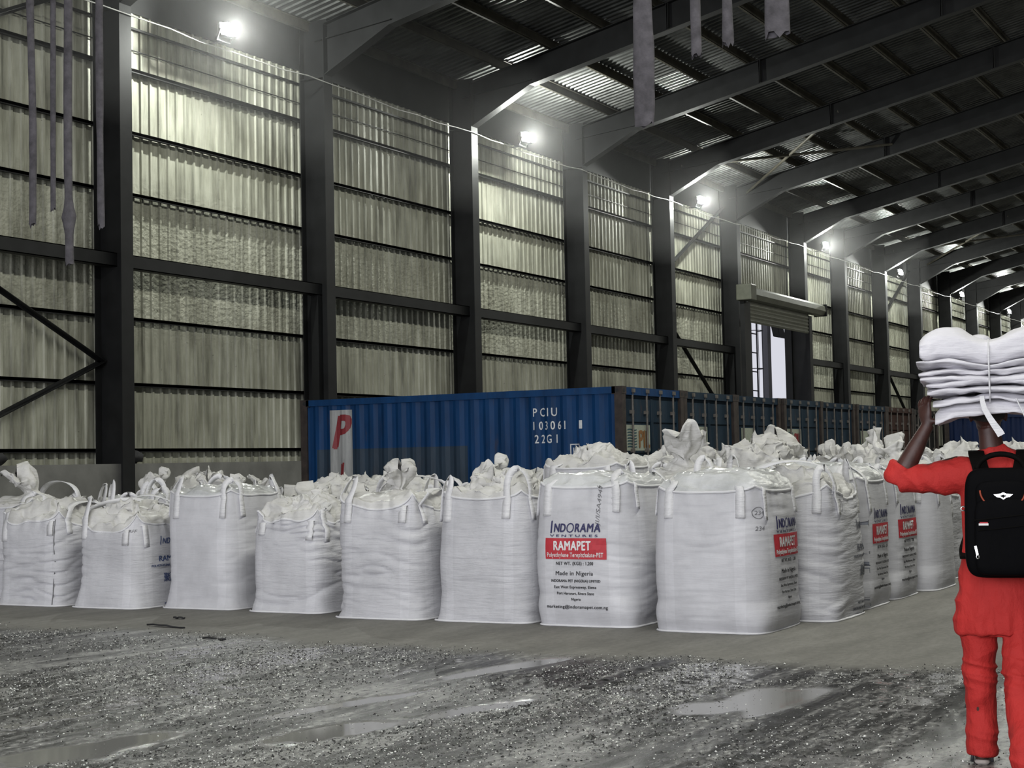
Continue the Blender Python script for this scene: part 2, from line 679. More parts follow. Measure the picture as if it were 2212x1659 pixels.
SL = 0.215
ZR0 = 10.38 + .62 + .2      # roof underside at Y=17.06


def zroof(y):
    return ZR0 + SL * (17.06 - y)


def roof():
    b_ = MB()
    pr = rib_profile(XA, XB, 0.22, 0.05, 0.035, 0.02)
    for ya, yb in ((20.4, 0.9), (-20.4, -0.9)):
        P = np.array([[(x, y, zroof(abs(y)) + 0.04 - h) for x, h in pr] for y in (ya, yb)])
        b_.grid(P)
    b_.box(XA, XB, -0.9, 0.9, zroof(0) + .25, zroof(0) + .3)
    b_.box(XA, XB, 0.85, 0.93, zroof(0.9), zroof(0) + .3)
    b_.box(XA, XB, -0.93, -0.85, zroof(0.9), zroof(0) + .3)
    return b_.build('ceiling', roof_m)


tag(roof(), kind='structure')

# portal frames
ORD = ['first', 'second', 'third', 'fourth', 'fifth', 'sixth', 'seventh', 'eighth', 'ninth', 'tenth', 'eleventh', 'twelfth',
       'thirteenth', 'fourteenth', 'fifteenth', 'sixteenth', 'seventeenth', 'eighteenth', 'nineteenth', 'twentieth', 'twenty-first', 'twenty-second']


def zbot(y):      # lower flange of the rafter
    return 10.38 + SL * (17.06 - y)


def portal_parts():
    col = MB()
    D = 0.62
    y0, y1 = YF, YF + D
    col.box(-0.15, 0.15, y0, y0 + .02, 0, 10.6)
    col.box(-0.15, 0.15, y1 - .02, y1, 0, 10.6)
    col.box(-0.008, 0.008, y0 + .02, y1 - .02, 0, 10.75)
    col.box(-0.2, 0.2, y0 - .06, y1 + .05, 0, .03)
    col.box(-0.14, 0.14, y0 + .02, y1 - .02, 9.5, 9.52)
    raf = MB()
    ys = [YF + .02, 17.15, 8.0, 0.9, 0.0]
    zb = [9.55, zbot(17.15), zbot(8), zbot(0.9), zbot(0.9) + .05]
    zt = [zbot(y) + .62 for y in ys]
    for s in (1,):
        for k in range(4):
            ya, yb = ys[k], ys[k + 1]
            # web
            raf.add([(-.008, ya, zb[k]), (-.008, yb, zb[k + 1]), (-.008, yb, zt[k + 1]), (-.008, ya, zt[k]),
                     (.008, ya, zb[k]), (.008, yb, zb[k + 1]), (.008, yb, zt[k + 1]), (.008, ya, zt[k])],
                    [(0, 1, 2, 3), (7, 6, 5, 4), (0, 4, 5, 1), (2, 6, 7, 3)])
            raf.bar((0, ya, zb[k]), (0, yb, zb[k + 1]), .26, .02)
            raf.bar((0, ya, zt[k]), (0, yb, zt[k + 1]), .26, .02)
    raf.bar((0, YF + .3, 10.3), (0, 17.15, zbot(17.15) + .12), .14, .015)
    st = []
    for y in (13.6, 8.9, 4.4):
        q = MB().box(-.125, .125, y - .008, y + .008, zbot(y) + .01, zbot(y) + .61)
        q.box(-.125, .125, y + .03, y + .046, zbot(y) + .01, zbot(y) + .61)
        st.append(q)
    return (col.mesh('column', steel), raf.mesh('rafter', steel), [s.mesh('splice_plate', steel) for s in st])


pc, pr_, ps = portal_parts()
n_vis = 0
for k, x in enumerate(COLX):
    if k < 4:
        continue
    r = empty('portal_frame', (x, 0, 0))
    link('column', pc, r)
    link('rafter', pr_, r)
    for s_ in ps:
        link('splice_plate', s_, r)
    if k == 4:
        lab = 'dark steel portal frame whose rafter crosses overhead, nearest the photographer'
    elif k == 5:
        lab = 'dark steel portal frame carrying the tattered hanging strips'
    else:
        n_vis += 1
        lab = 'dark steel portal frame standing at the %s wall column from the left' % ORD[n_vis - 1]
    tag(r, lab, 'portal frame', 'steel portal frames along the hall')

# purlins and wall rails
for k in range(14):
    y = 19.22 - 1.325 * k
    if y < 1.2:
        break
    b_ = MB()
    z = zroof(y)
    b_.box(XA, XB, y - .006, y + .006, z - .19, z)
    b_.box(XA, XB, y - .006, y + .07, z - .19, z - .18)
    b_.box(XA, XB, y - .07, y + .006, z - .01, z)
    tag(b_.build('roof_purlin', galv), 'long thin steel roof purlin under the corrugated roof, %s out from the sheet wall' % ORD[k], 'purlin', 'roof purlins')
names = ['just above the wall lamps shine, topmost long rail', 'second rail from the top', 'third rail from the top', 'first rail below the thick wall beams', 'second rail below the thick wall beams', 'lowest rail, close above the concrete curb']
names[0] = 'topmost of the long rails'
for z, nm in zip(GZ, names):
    b_ = MB()
    for xa, xb in ((XA, DX0 - .1), (DX1 + .1, XB)) if z < DZ else ((XA, XB),):
        b_.box(xa, xb, YS - .15, YS - .04, z - .027, z + .027)
        b_.box(xa, xb, YS - .15, YS - .14, z - .045, z + .027)
    tag(b_.build('wall_rail', steel), 'thin dark horizontal rail crossing the pale sheet wall, ' + nm, 'rail', 'horizontal rails on the sheet wall')
b_ = MB().box(XA, XB, YS - .10, YS - .05, 9.43, 9.47)
b_.box(XA, XB, YS - .07, YS - .05, 9.05, 9.065)
tag(b_.build('sheet_edge_rail', steel), 'narrow dark edge rail along the top of the sheet wall', 'rail')

# heavy wall beams bay by bay
nb = 0
for k in range(5, 26):
    xa, xb = COLX[k], COLX[k + 1]
    if k == i6 - 1:
        continue
    b_ = MB()
    b_.box(xa + .01, xb - .01, 18.97, 18.985, 4.985, 5.225)
    b_.box(xa + .01, xb - .01, 18.97, 19.17, 5.21, 5.225)
    b_.box(xa + .01, xb - .01, 18.97, 19.17, 4.985, 5.0)
    if k in (6, 10, 12, 16):
        b_.box(xb - .16, xb - .02, 18.97, 19.15, 0, 4.99)
    nb += 1
    tag(b_.build('wall_beam', steel), 'thick dark beam at mid height of the sheet wall, in the %s wall bay from the left' % ORD[nb - 1], 'beam', 'thick wall beams between the columns')

# diagonal wall braces
def brace(a, b, lab, w=.14):
    q = MB()
    q.bar(a, b, .012, w, (0, 1, 0))
    q.bar((a[0], a[1] + .04, a[2]), (b[0], b[1] + .04, b[2]), .10, .012, (0, 1, 0))
    tag(q.build('diagonal_brace', steel), lab, 'brace', 'diagonal braces on the wall')


C = COLX
yb_ = 19.27
brace((C[5] + .1, yb_, 6.05), (C[6] - .05, yb_, 3.35), 'dark diagonal brace at the far left running down to the first column')
brace((C[5] + .1, yb_, .9), (C[6] - .05, yb_, 3.35), 'dark diagonal brace at the far left running up to the first column')
brace((C[5] + .1, yb_, 7.2), (C[6] - .05, yb_, 10.0), 'short dark diagonal brace in the top left corner behind the hanging strips')
brace((C[10] + .1, yb_, 7.1), (C[11] - .05, yb_, 10.0), 'diagonal brace beside the third wall lamp, rising to the fifth column')
brace((C[10] + .1, yb_, 6.15), (C[11] - .05, yb_, 2.7), 'diagonal brace left of the roller door, dropping behind the blue containers')
brace((C[14] + .1, yb_, 7.1), (C[15] - .05, yb_, 10.2), 'diagonal brace beneath the fifth wall lamp')
brace((C[14] + .1, yb_, 6.1), (C[15] - .05, yb_, 2.6), 'diagonal brace low on the wall behind the brown container')

# roof cross bracing in two bays
for (xa, xb), nm in (((C[10], C[11]), 'above the third wall lamp'), ((C[14], C[15]), 'above the fifth wall lamp')):
    for s_, ds in ((0, 'rising'), (1, 'falling')):
        ya, yb2 = (18.4, 13.4)
        if s_:
            ya, yb2 = yb2, ya
        q = MB()
        q.tube([(xa, ya, zbot(ya) + .35), (xb, yb2, zbot(yb2) + .35)], .045, 8)
        tag(q.build('roof_brace', galv), 'slim round roof brace %s, the one %s toward the far end' % (nm, ds), 'brace', 'roof cross braces')

# ------------------------------------------------------------------ roller door and what is outside
d = empty('roller_shutter', (0, 0, 0))
tag(d, 'pale roller shutter rolled part way up in the doorway of the sheet wall', 'roller shutter')
q = MB()
prof = [(.24 * math.cos(a), .24 * math.sin(a)) for a in [2 * PI * k / 8 + .2 for k in range(8)]]
P = np.array([[(x, 18.35 + py, 6.98 + pz) for py, pz in prof] for x in (50.1, 57.8)])
q.grid(P, closed=True)
q.build('drum_cover', shutter_m, d)
q = MB()
q.box(49.55, 50.1, 18.08, 18.62, 6.72, 7.26)
q.build('end_bracket', shutter_m, d, bevel=.03)
q = MB()
q.box(57.8, 57.86, 18.10, 18.60, 6.75, 7.20)
q.box(57.86, 58.25, 18.22, 18.46, 6.86, 7.10)
q.build('end_bracket', steel, d)
q = MB()
zz = np.arange(6.03, 6.80, .02)
P = np.array([[(x, 18.45 - .03 * abs(math.sin((z - 6.03) / .13 * PI)), z) for x in (50.25, 56.6)] for z in zz])
q.grid(P)
P2 = P.copy()
P2[:, :, 1] += .03
q.grid(P2)
q.build('curtain', shutter_m, d)
for xa in (49.72, 56.6):
    MB().box(xa, xa + (.58 if xa < 55 else .32), 18.40, 18.55, 0, 6.7).build('guide_rail', steel, d)
fr = MB()
fr.box(DX0 - .12, DX0, YS - .15, YS + .1, 0, DZ)
fr.box(DX1, DX1 + .12, YS - .15, YS + .1, 0, DZ)
fr.box(DX0 - .12, DX1 + .12, YS - .15, YS + .1, DZ - .0, DZ + .12)
tag(fr.build('door_1', steel), kind='structure')
gr = MB().box(-60, 260, YS + .3, 140, -.06, -.02)
tag(gr.build('ground_outside', concrete_c), kind='structure')
mast = empty('lighting_mast', (67.9, 24.1, 0))
tag(mast, 'tall grey mast with dark solar panels, seen outside through the doorway', 'mast')
mast_m = ink('mast_paint', (0.16, 0.16, 0.18))
dark_m = ink('dark_panel', (0.018, 0.018, 0.028))
MB().box(-.22, .22, -.12, .12, 0, 12).build('pole', mast_m, mast)
q = MB()
for dx in (0, .84):
    u = -.72 + dx
    q.add([(u, -.5, 7.42), (u + .74, -.5, 7.42), (u + 1.5, -.35, 6.90), (u + .76, -.35, 6.90),
           (u, -.45, 7.45), (u + .74, -.45, 7.45), (u + 1.5, -.30, 6.93), (u + .76, -.30, 6.93)],
          [(0, 1, 2, 3), (7, 6, 5, 4), (0, 4, 5, 1), (1, 5, 6, 2), (2, 6, 7, 3), (3, 7, 4, 0)])
q.build('solar_panel', dark_m, mast)
lad = empty('caged_ladder', (66.5, 24.2, 0))
tag(lad, 'thin caged ladder rising beside the grey mast outside the doorway', 'ladder')
q = MB()
for x in (-.38, .38):
    q.box(x - .025, x + .025, -.03, .03, 0, 12)
q.build('side_rail', dark_m, lad)
q = MB()
for k in range(12):
    q.box(-.38, .38, -.02, .02, 1 + k * .85, 1.05 + k * .85)
q.build('rung', dark_m, lad)
q = MB()
for k in range(6):
    q.tube([(.38 * math.cos(a), -.4 * math.sin(a), 2 + k * 1.7) for a in [PI * j / 8 for j in range(9)]], .02, 6)
for a in (.8, 1.57, 2.3):
    q.tube([(.38 * math.cos(a), -.4 * math.sin(a), 2), (.38 * math.cos(a), -.4 * math.sin(a), 11)], .012, 6)
q.build('cage', dark_m, lad)

# ------------------------------------------------------------------ wall lamps
LAMPX = [22.67, 34.3, 45.85, 58.6, 69.4, 81.2, 93.0, 104.9, 116.8, 128.7]
LNAME = ['largest and brightest wall floodlight, in the first bay at the far left', 'second wall floodlight from the left, above the blue containers',
         'third wall floodlight from the left, next to the roof cross brace', 'fourth wall floodlight from the left, right above the roller door end',
         'fifth wall floodlight from the left, above the diagonal brace', 'sixth wall floodlight from the left, high over the carried sack bundle',
         'seventh wall floodlight from the left, near the right edge', 'eighth wall floodlight, farther down the hall', 'ninth wall floodlight, far down the hall', 'last wall floodlight at the far end of the hall']
LOUT = [11.7 + 0, 0]
for k, x in enumerate(LAMPX):
    r = empty('wall_floodlight', (x, 18.32, 9.56))
    tag(r, LNAME[k], 'floodlight', 'floodlights along the top of the wall')
    q = MB()
    q.box(-.17, .17, -.03, .07, -.13, .13)
    for j in range(6):
        q.box(-.15 + j * .058, -.135 + j * .058, .07, .11, -.11, .11)
    h = q.build('housing', lampbody, r, bevel=.01)
    h.rotation_euler = (math.radians(-14), 0, math.radians(-22))
    q = MB()
    P = []
    for i in range(5):
        rr = [0.0, .07, .12, .15, .155][i]
        P.append([(rr * 1.1 * math.cos(a), -.055 + .025 * (i / 4) ** 2, rr * .9 * math.sin(a)) for a in [2 * PI * j / 20 for j in range(20)]])
    q.grid(np.array(P), closed=True)
    h = q.build('lens', em, r, smooth=True)
    h.rotation_euler = (math.radians(-14), 0, math.radians(-22))
    q = MB()
    q.bar((-.19, 0, 0), (-.19, .1, -.2), .02, .03)
    q.bar((.19, 0, 0), (.19, .1, -.2), .02, .03)
    q.bar((-.19, .1, -.2), (.19, .1, -.2), .03, .02)
    q.bar((0, .1, -.2), (0, .44, -.2), .03, .03)
    q.build('bracket', lampbody, r)
    ld = bpy.data.lights.new('floodlight_beam', 'POINT')
    ld.energy = 850
    ld.shadow_soft_size = .07
    ld.color = (0.97, 1.0, 0.93)
    lo = bpy.data.objects.new('floodlight_beam', ld)
    lo.location = (0, -.18, -.02)
    lo.parent = r
    COL.objects.link(lo)
pts = []
for k in range(200):
    x = XA + (XB - XA) * k / 199
    pts.append((x, 18.72, 9.40 - .06 * abs(math.sin((x - 20.4) / 6.03 * PI)) + .02 * math.sin(x * 3)))
q = MB()
q.tube(pts, .012, 6)
tag(q.build('lamp_cable', cable_m), 'thin pale cable strung along the wall just under the floodlights', 'cable')

# ------------------------------------------------------------------ tattered strips hanging from the rafter
def strip(name, x, y, ztop, zbot_, w, lab, seed, knot=None, flat=False):
    rr = random.Random(seed)
    n = 60
    b_ = MB()
    rows = []
    for i in range(n + 1):
        f = i / n
        z = ztop + (zbot_ - ztop) * f
        ww = w * (1 + .10 * vn(z * 1.3, seed, 0, 3)) * (1.0 if not knot else (1.0 + (0.9 * math.exp(-((z - knot) / .12) ** 2))))
        cx = .05 * float(vn(z * .35, seed * 3.1, 0, 7)) * (f + .1)
        ring = []
        for j in range(14):
            a = 2 * PI * j / 14
            dep = .22 if flat else .5
            rj = 1 + .12 * float(vn(z * 5, math.cos(a) * 1.5 + seed, math.sin(a) * 1.5, 9))
            dz = 0
            if i == n:
                dz = .045 * float(vn(j * 1.7, seed, 0, 13))
            # width runs across the hall (Y)
            ring.append((x + ww * dep * math.sin(a) * rj * .6, y + cx + ww * .5 * math.cos(a) * rj, z + dz))
        rows.append(ring)
    b_.grid(np.array(rows, dtype=float), closed=True)
    o = b_.build(name, duct_m, smooth=True)
    tag(o, lab, 'hanging strip', 'tattered strips hanging from the roof')
    return o


HX = 14.39
for (y, zb, w, lab, sd, kn) in (
        (14.80, 4.58, .115, 'leftmost dusty grey hanging strip, with a plain cut end', 1, None),
        (14.40, 4.74, .085, 'thinnest dusty hanging strip, second from the left', 2, None),
        (14.16, 4.05, .130, 'dusty hanging strip with a knot and ragged tail, longest of the left group', 3, 4.62),
        (13.62, 4.46, .105, 'dusty hanging strip with split end, in front of the first wide column', 4, None),
        (6.34, 4.83, .215, 'wide torn hanging strip, longest of those near the picture top', 5, None),
        (5.79, 5.44, .120, 'slim hanging strip just right of the wide torn one', 6, None),
        (5.43, 5.50, .110, 'slim hanging strip between the wide flat one and the other slim one', 7, None),
        (4.95, 5.52, .250, 'wide flat hanging strip, farthest right of all', 8, None)):
    strip('hanging_strip', HX, y, zbot(y) + .02, zb, w, lab, sd, kn, w > .2)

# rags on the curb
for (x, z, lab, sd) in ((17.75, 1.575, 'crumpled black rag on the concrete curb at the far left', 3), (20.95, 1.575, 'black and olive rag lying on the curb right of the first column', 5)):
    q = MB()
    rows = []
    for i in range(9):
        ph = PI * i / 8
        rows.append([((.26 * math.sin(ph) + .0) * math.cos(a) * (1 + .4 * float(vn(a * 2, ph * 3, sd, 1))), .14 * math.sin(ph) * math.sin(a),
                      .10 + .10 * math.cos(ph) * (1 + .5 * float(vn(a * 1.5, ph, sd, 2)))) for a in [2 * PI * j / 16 for j in range(16)]])
    q.grid(np.array(rows), closed=True)
    tag(q.build('rag', black_m, smooth=True, loc=(x, 19.15, z)), lab, 'rag')

# ------------------------------------------------------------------ lettering
VF = None


def text_bm(s, size, width=None, bold=0.0, shear=0.0, maxlen=0.035, spacing=1.0):
    cu = bpy.data.curves.new('lettering', 'FONT')
    cu.body = s
    cu.size = size
    cu.align_x = 'LEFT'
    cu.align_y = 'BOTTOM_BASELINE'
    cu.shear = shear
    cu.space_character = spacing
    cu.resolution_u = 3
    o = bpy.data.objects.new('lettering', cu)
    COL.objects.link(o)
    dg = bpy.context.evaluated_depsgraph_get()
    me = bpy.data.meshes.new_from_object(o.evaluated_get(dg))
    bpy.data.objects.remove(o)
    bm = bmesh.new()
    bm.from_mesh(me)
    bpy.data.meshes.remove(me)
    if not bm.verts:
        return bm
    xs = [v.co.x for v in bm.verts]
    x0, x1 = min(xs), max(xs)
    k = 1.0 if width is None else width / max(1e-6, x1 - x0)
    for v in bm.verts:
        v.co.x = (v.co.x - x0) * k
    if bold > 0:
        bm0 = bpy.data.meshes.new('tmp')
        bm.to_mesh(bm0)
        n0 = len(bm.verts)
        for dx, dy in ((bold * 1.3, bold * .5), (bold * .6, -bold * .5)):
            bm.from_mesh(bm0)
            bm.verts.ensure_lookup_table()
            for v in bm.verts[n0:]:
                v.co.x += dx
                v.co.y += dy
                v.co.z += .0009 if dy > 0 else .0018
            n0 = len(bm.verts)
        bpy.data.meshes.remove(bm0)
    return bm


def cut(bm, us=(), vs=()):
    for axis, vals in ((0, us), (1, vs)):
        for c in vals:
            co = Vector((c, 0, 0)) if axis == 0 else Vector((0, c, 0))
            no = Vector((1, 0, 0)) if axis == 0 else Vector((0, 1, 0))
            bmesh.ops.bisect_plane(bm, geom=bm.verts[:] + bm.edges[:] + bm.faces[:], plane_co=co, plane_no=no)


def rect_bm(w, h):
    bm = bmesh.new()
    vs = [bm.verts.new(p) for p in ((0, 0, 0), (w, 0, 0), (w, h, 0), (0, h, 0))]
    bm.faces.new(vs)
    return bm


def paste(name, bm, mat, fn, parent, cutstep=0.04, shift=(0, 0), rot=0.0, cuts_u=None):
    if rot:
        bmesh.ops.rotate(bm, verts=bm.verts[:], cent=(0, 0, 0), matrix=Matrix.Rotation(rot, 3, 'Z'))
    if shift != (0, 0):
        bmesh.ops.translate(bm, verts=bm.verts[:], vec=(shift[0], shift[1], 0))
    if not bm.verts:
        bm.free()
        return None
    xs = [v.co.x for v in bm.verts]
    ys = [v.co.y for v in bm.verts]
    if cuts_u is None:
        us = np.arange(math.floor(min(xs) / cutstep) * cutstep, max(xs), cutstep)
        vs = np.arange(math.floor(min(ys) / cutstep) * cutstep, max(ys), cutstep)
        cut(bm, us, vs)
    else:
        cut(bm, [c for c in cuts_u if min(xs) < c < max(xs)], ())
    umid, vmid = (min(xs) + max(xs)) / 2, (min(ys) + max(ys)) / 2
    ud = (fn(umid + .01, vmid) - fn(umid, vmid)).normalized()
    ud = Vector((1, 0, 0)) if abs(ud.x) > abs(ud.y) else Vector((0, -1, 0))
    out = ud.cross(Vector((0, 0, 1)))
    for v in bm.verts:
        v.co = fn(v.co.x, v.co.y) + out * v.co.z
    me = bpy.data.meshes.new(name)
    bm.to_mesh(me)
    bm.free()
    me.materials.append(mat)
    return link(name, me, parent)


def merge_bm(items):
    out = bmesh.new()
    for bm, sh in items:
        bmesh.ops.translate(bm, verts=bm.verts[:], vec=(sh[0], sh[1], 0))
        me = bpy.data.meshes.new('tmp')
        bm.to_mesh(me)
        out.from_mesh(me)
        bm.free()
        bpy.data.meshes.remove(me)
    return out


# ------------------------------------------------------------------ shipping containers
CH, CW, CLn = 2.591, 2.438, 6.058
PITCH_C = .278


def corr_profile(a, b, depth=.036):
    pr = []
    y = a
    while y < b - .05:
        pr += [(y, 0), (y + .07, 0), (y + .138, depth), (y + .208, depth)]
        y += PITCH_C
    pr.append((b, 0))
    return [p for p in pr if p[0] <= b]


def make_container(paint_m, doorm, detail, logo):
    """origin at the -X, -Y bottom corner, doors face -Y"""
    parts = []
    q = MB()
    # side walls (long), roof, back
    pr = corr_profile(.13, CLn - .13)
    for x, s in ((.03, 1), (CW - .03, -1)):
        P = np.array([[(x + s * h, y, z) for y, h in pr] for z in (.16, CH - .11)])
        q.grid(P)
    pr2 = corr_profile(.1, CW - .1)
    q.grid(np.array([[(x, CLn - .04 - h, z) for x, h in pr2] for z in (.16, CH - .11)]))
    q.grid(np.array([[(x, y, CH - .03 - h * .5) for y, h in pr] for x in (.08, CW - .08)]))
    parts.append(('side_panels', q.mesh('side_panels', paint_m), None))
    q = MB()
    for x in (0, CW - .06):
        q.box(x, x + .06, .12, CLn - .12, CH - .11, CH - .005)
        q.box(x, x + .07, .12, CLn - .12, 0.02, .17)
    for y in (0.0, CLn - .1):
        q.box(.15, CW - .15, y + .01, y + .09, CH - .13, CH - .01)
        q.box(.15, CW - .15, y + .01, y + .09, .02, .17)
    parts.append(('top_and_bottom_rails', q.mesh('top_and_bottom_rails', paint_m), None))
    for x in (0, CW - .14):
        for y in (0, CLn - .14):
            q = MB()
            q.box(x + .004, x + .136, y + .004, y + .136, .1, CH - .1)
            parts.append(('corner_post', q.mesh('corner_post', rusty), None))
    for x in (0, CW - .162):
        for y in (0, CLn - .178):
            for z in (0, CH - .118):
                # a casting block with black ovals painted for the shade in its lifting holes
                q = MB()
                q.cur = 0
                q.box(x, x + .162, y, y + .178, z, z + .118)
                q.cur = 1
                yc = y + .089
                zc = z + .055
                for xf, sg in ((x - .002, -1), (x + .164, 1)):
                    q.add([(xf, yc + .035 * math.cos(a), zc + .032 * math.sin(a)) for a in [2 * PI * j / 10 for j in range(10)]], [tuple(range(10))])
                for yf in (y - .002, y + .180):
                    q.add([(x + .081 + .042 * math.cos(a), yf, zc + .030 * math.sin(a)) for a in [2 * PI * j / 10 for j in range(10)]], [tuple(range(10))])
                parts.append(('corner_casting', q.mesh('corner_casting', [rusty, black_m]), None))
    doors = []
    for s in (0, 1):
        xa = .16 + s * 1.06
        q = MB()
        xb = xa + 1.05
        zs = (.18, .62, .66, 1.02, 1.06, 1.50, 1.54, 1.98, 2.02, CH - .14)
        q.box(xa, xb, .075, .10, .17, CH - .13)
        for i in range(0, 10, 2):
            q.box(xa + .03, xb - .03, .055, .08, zs[i] + .03, zs[i + 1] - .0)
        q.box(xa, xa + .04, .045, .08, .17, CH - .13)
        q.box(xb - .04, xb, .045, .08, .17, CH - .13)
        dm = q.mesh('door', doorm)
        bars = []
        for bx in (xa + .26, xa + .80):
            w = MB()
            w.tube([(bx, .02, .06), (bx, .02, CH - .04)], .0175, 8)
            for z in (.35, .95, 1.6, 2.2):
                w.box(bx - .05, bx + .05, .015, .058, z - .027, z + .027)
            w.box(bx - .05, bx + .05, -.01, .05, CH - .09, CH - .03)
            w.bar((bx, 0.0, 1.12), (bx + .30 * (1 if s == 0 else -1), 0.0, 1.06), .03, .02)
            bars.append(w.mesh('locking_bar', lockbar_m))
        doors.append((dm, bars))
    return parts, doors


def place_container(tpl, loc, label, group=None):
    parts, doors = tpl
    r = empty('shipping_container', loc)
    tag(r, label, 'shipping container', group)
    for nm, me, _ in parts:
        link(nm, me, r)
    ds = []
    for dm, bars in doors:
        d_ = link('door', dm, r)
        for b__ in bars:
            link('locking_bar', b__, d_)
        ds.append(d_)
    return r, ds


X0C, Y0C = 21.766, 10.058
tplA = make_container(cblue, cblue2, True, True)
tplB = make_container(cblue2, cblue2, True, True)
tplC = make_container(cblue3, cblue3, True, True)
tplD = make_container(cbrown, cbrown, True, False)
tplF = make_container(cblack, cblack, True, False)
tplE = make_container(cnavy, cnavy, True, False)


def door_logo(door, faded, full=True):
    f = lambda u, v: Vector((u, .048, v))
    if not full:
        paste('logo_panel', rect_bm(.62, .42), cpanel, f, door, shift=(.36, 1.58), cuts_u=[])
        return
    paste('logo_panel', rect_bm(.90, .40), cpanel, f, door, shift=(.22, 1.60), cuts_u=[])
    g = lambda u, v: Vector((u, .044, v))
    st = []
    for k in range(7):
        bm = bmesh.new()
        n = 12
        top, bot = [], []
        for i in range(n + 1):
            u = .34 * i / n
            w = .007 * math.sin(i / n * 2 * PI)
            top.append(bm.verts.new((u, w + .020, 0)))
            bot.append(bm.verts.new((u, w, 0)))
        for i in range(n):
            bm.faces.new((bot[i], bot[i + 1], top[i + 1], top[i]))
        st.append((bm, (.26, 1.65 + k * .044)))
    paste('logo_waves', merge_bm(st), cteal, g, door, cuts_u=[])
    paste('logo_letters', text_bm('PIL', .38, .40, .02), corange if faded else cred, g, door, shift=(.68, 1.65), cuts_u=[])


# nearest container
r, ds = place_container(tplA, (X0C, Y0C, 0), 'nearest blue shipping container, its long ribbed side marked with a red P on white')
corr = corr_profile(.13, CLn - .13)
brk = sorted(set([CLn - p[0] for p in corr]))
ys_ = np.array([p[0] for p in corr])
hs_ = np.array([p[1] for p in corr])


def side_fn(off):
    def fn(u, v):      # u runs to the viewer's right, that is toward -Y; u=0 at the far end
        y = CLn - u
        return Vector((.03 + float(np.interp(y, ys_, hs_)) - off, y, v))
    return fn


cu_ = [CLn - p[0] for p in corr]
paste('repainted_patch', rect_bm(2.95, 1.57), cpatch, side_fn(.003), r, shift=(.32, .17), cuts_u=cu_)
paste('logo_board', rect_bm(.43, 1.9), cwhite, side_fn(.006), r, shift=(.60, .50), cuts_u=cu_)
paste('logo_letter', text_bm('P', .80, .34, .035, .25), cred, side_fn(.009), r, shift=(.64, 1.76), cuts_u=cu_)
paste('logo_letter', text_bm('I', .80, .10, .035, .25), cred, side_fn(.009), r, shift=(.74, .95), cuts_u=cu_)
SM = [('P C I U', .185, 4.50, 2.17, .40), ('1 0 3 0 6 1', .185, 4.50, 1.96, .56), ('1', .185, 5.30, 1.96, .05), ('2 2 G 1', .185, 4.52, 1.75, .38)]
for s, h, u, v, w in SM:
    paste('container_number', text_bm(s, h, w, .004), cmark, side_fn(.006), r, shift=(u, v), cuts_u=cu_)
bits = []
for (x, y, w, h) in ((0, .04, .015, .18), (0, .21, .17, .015), (.155, .04, .015, .18), (.01, .02, .07, .02), (.07, -.02, .02, .05)):
    bits.append((rect_bm(w, h), (x, y)))
bits.append((text_bm('IS', .14, .09, .003), (.045, .07)))
bits.append((text_bm('70', .08, .09, .001), (.07, -.07)))
paste('maker_emblem', merge_bm(bits), cmark, side_fn(.006), r, shift=(5.13, 1.50), cuts_u=cu_)
door_logo(ds[0], True)
paste('logo_letters', text_bm('P', .26, .14, .01), grey_i, lambda u, v: Vector((u, .044, v)), ds[1], shift=(1.52, 1.45), cuts_u=[])

labs = ['second blue container in the row, with red letters on a white door panel', 'third blue container in the row with a small white and pale blue logo panel',
        'fourth blue container in the row, striped logo panel on its left door', 'fifth container in the row, dull blue with bare doors', 'sixth container in the row, blue-grey with a yellowed door panel',
        'brown rusty container at the right end of the row, with pale letters on its doors']
xs_ = [X0C + 2.492 * k for k in range(1, 7)]
tp = [tplB, tplC, tplB, tplC, tplB, tplD]
for k in range(6):
    dz = [0, -.02, 0, 0, 0, -.02][k]
    r, ds = place_container(tp[k], (xs_[k], Y0C + [.02, .05, .0, .06, .03, .05][k], 0), labs[k], 'shipping containers with doors to the bags')
    if k in (0, 2):
        door_logo(ds[0], False)
    elif k in (1, 4):
        door_logo(ds[0], False, False)
    if k == 1:
        paste('logo_panel', rect_bm(.2, .3), cpanel, lambda u, v: Vector((u, .048, v)), ds[1], shift=(1.6, 1.6), cuts_u=[])
    if k == 5:
        paste('container_letters', text_bm('TEX', .62, .8, .01), corange, lambda u, v: Vector((u, .044, v)), ds[0], shift=(.3, .95), cuts_u=[])
place_container(tplF, (X0C + 2.492 * 7, Y0C + .05, -.02), 'nearly black container at the right end of the row, beside the brown one')
r, ds = place_container(tplE, (47.5, 5.3, 0), 'dark navy container far behind, partly hidden by the sack carrier')
# ------------------------------------------------------------------ bulk bags
def se(theta_u, theta_v, n):
    return 1.0 / np.maximum(1e-6, (np.abs(theta_u) ** n + np.abs(theta_v) ** n) ** (1.0 / n))


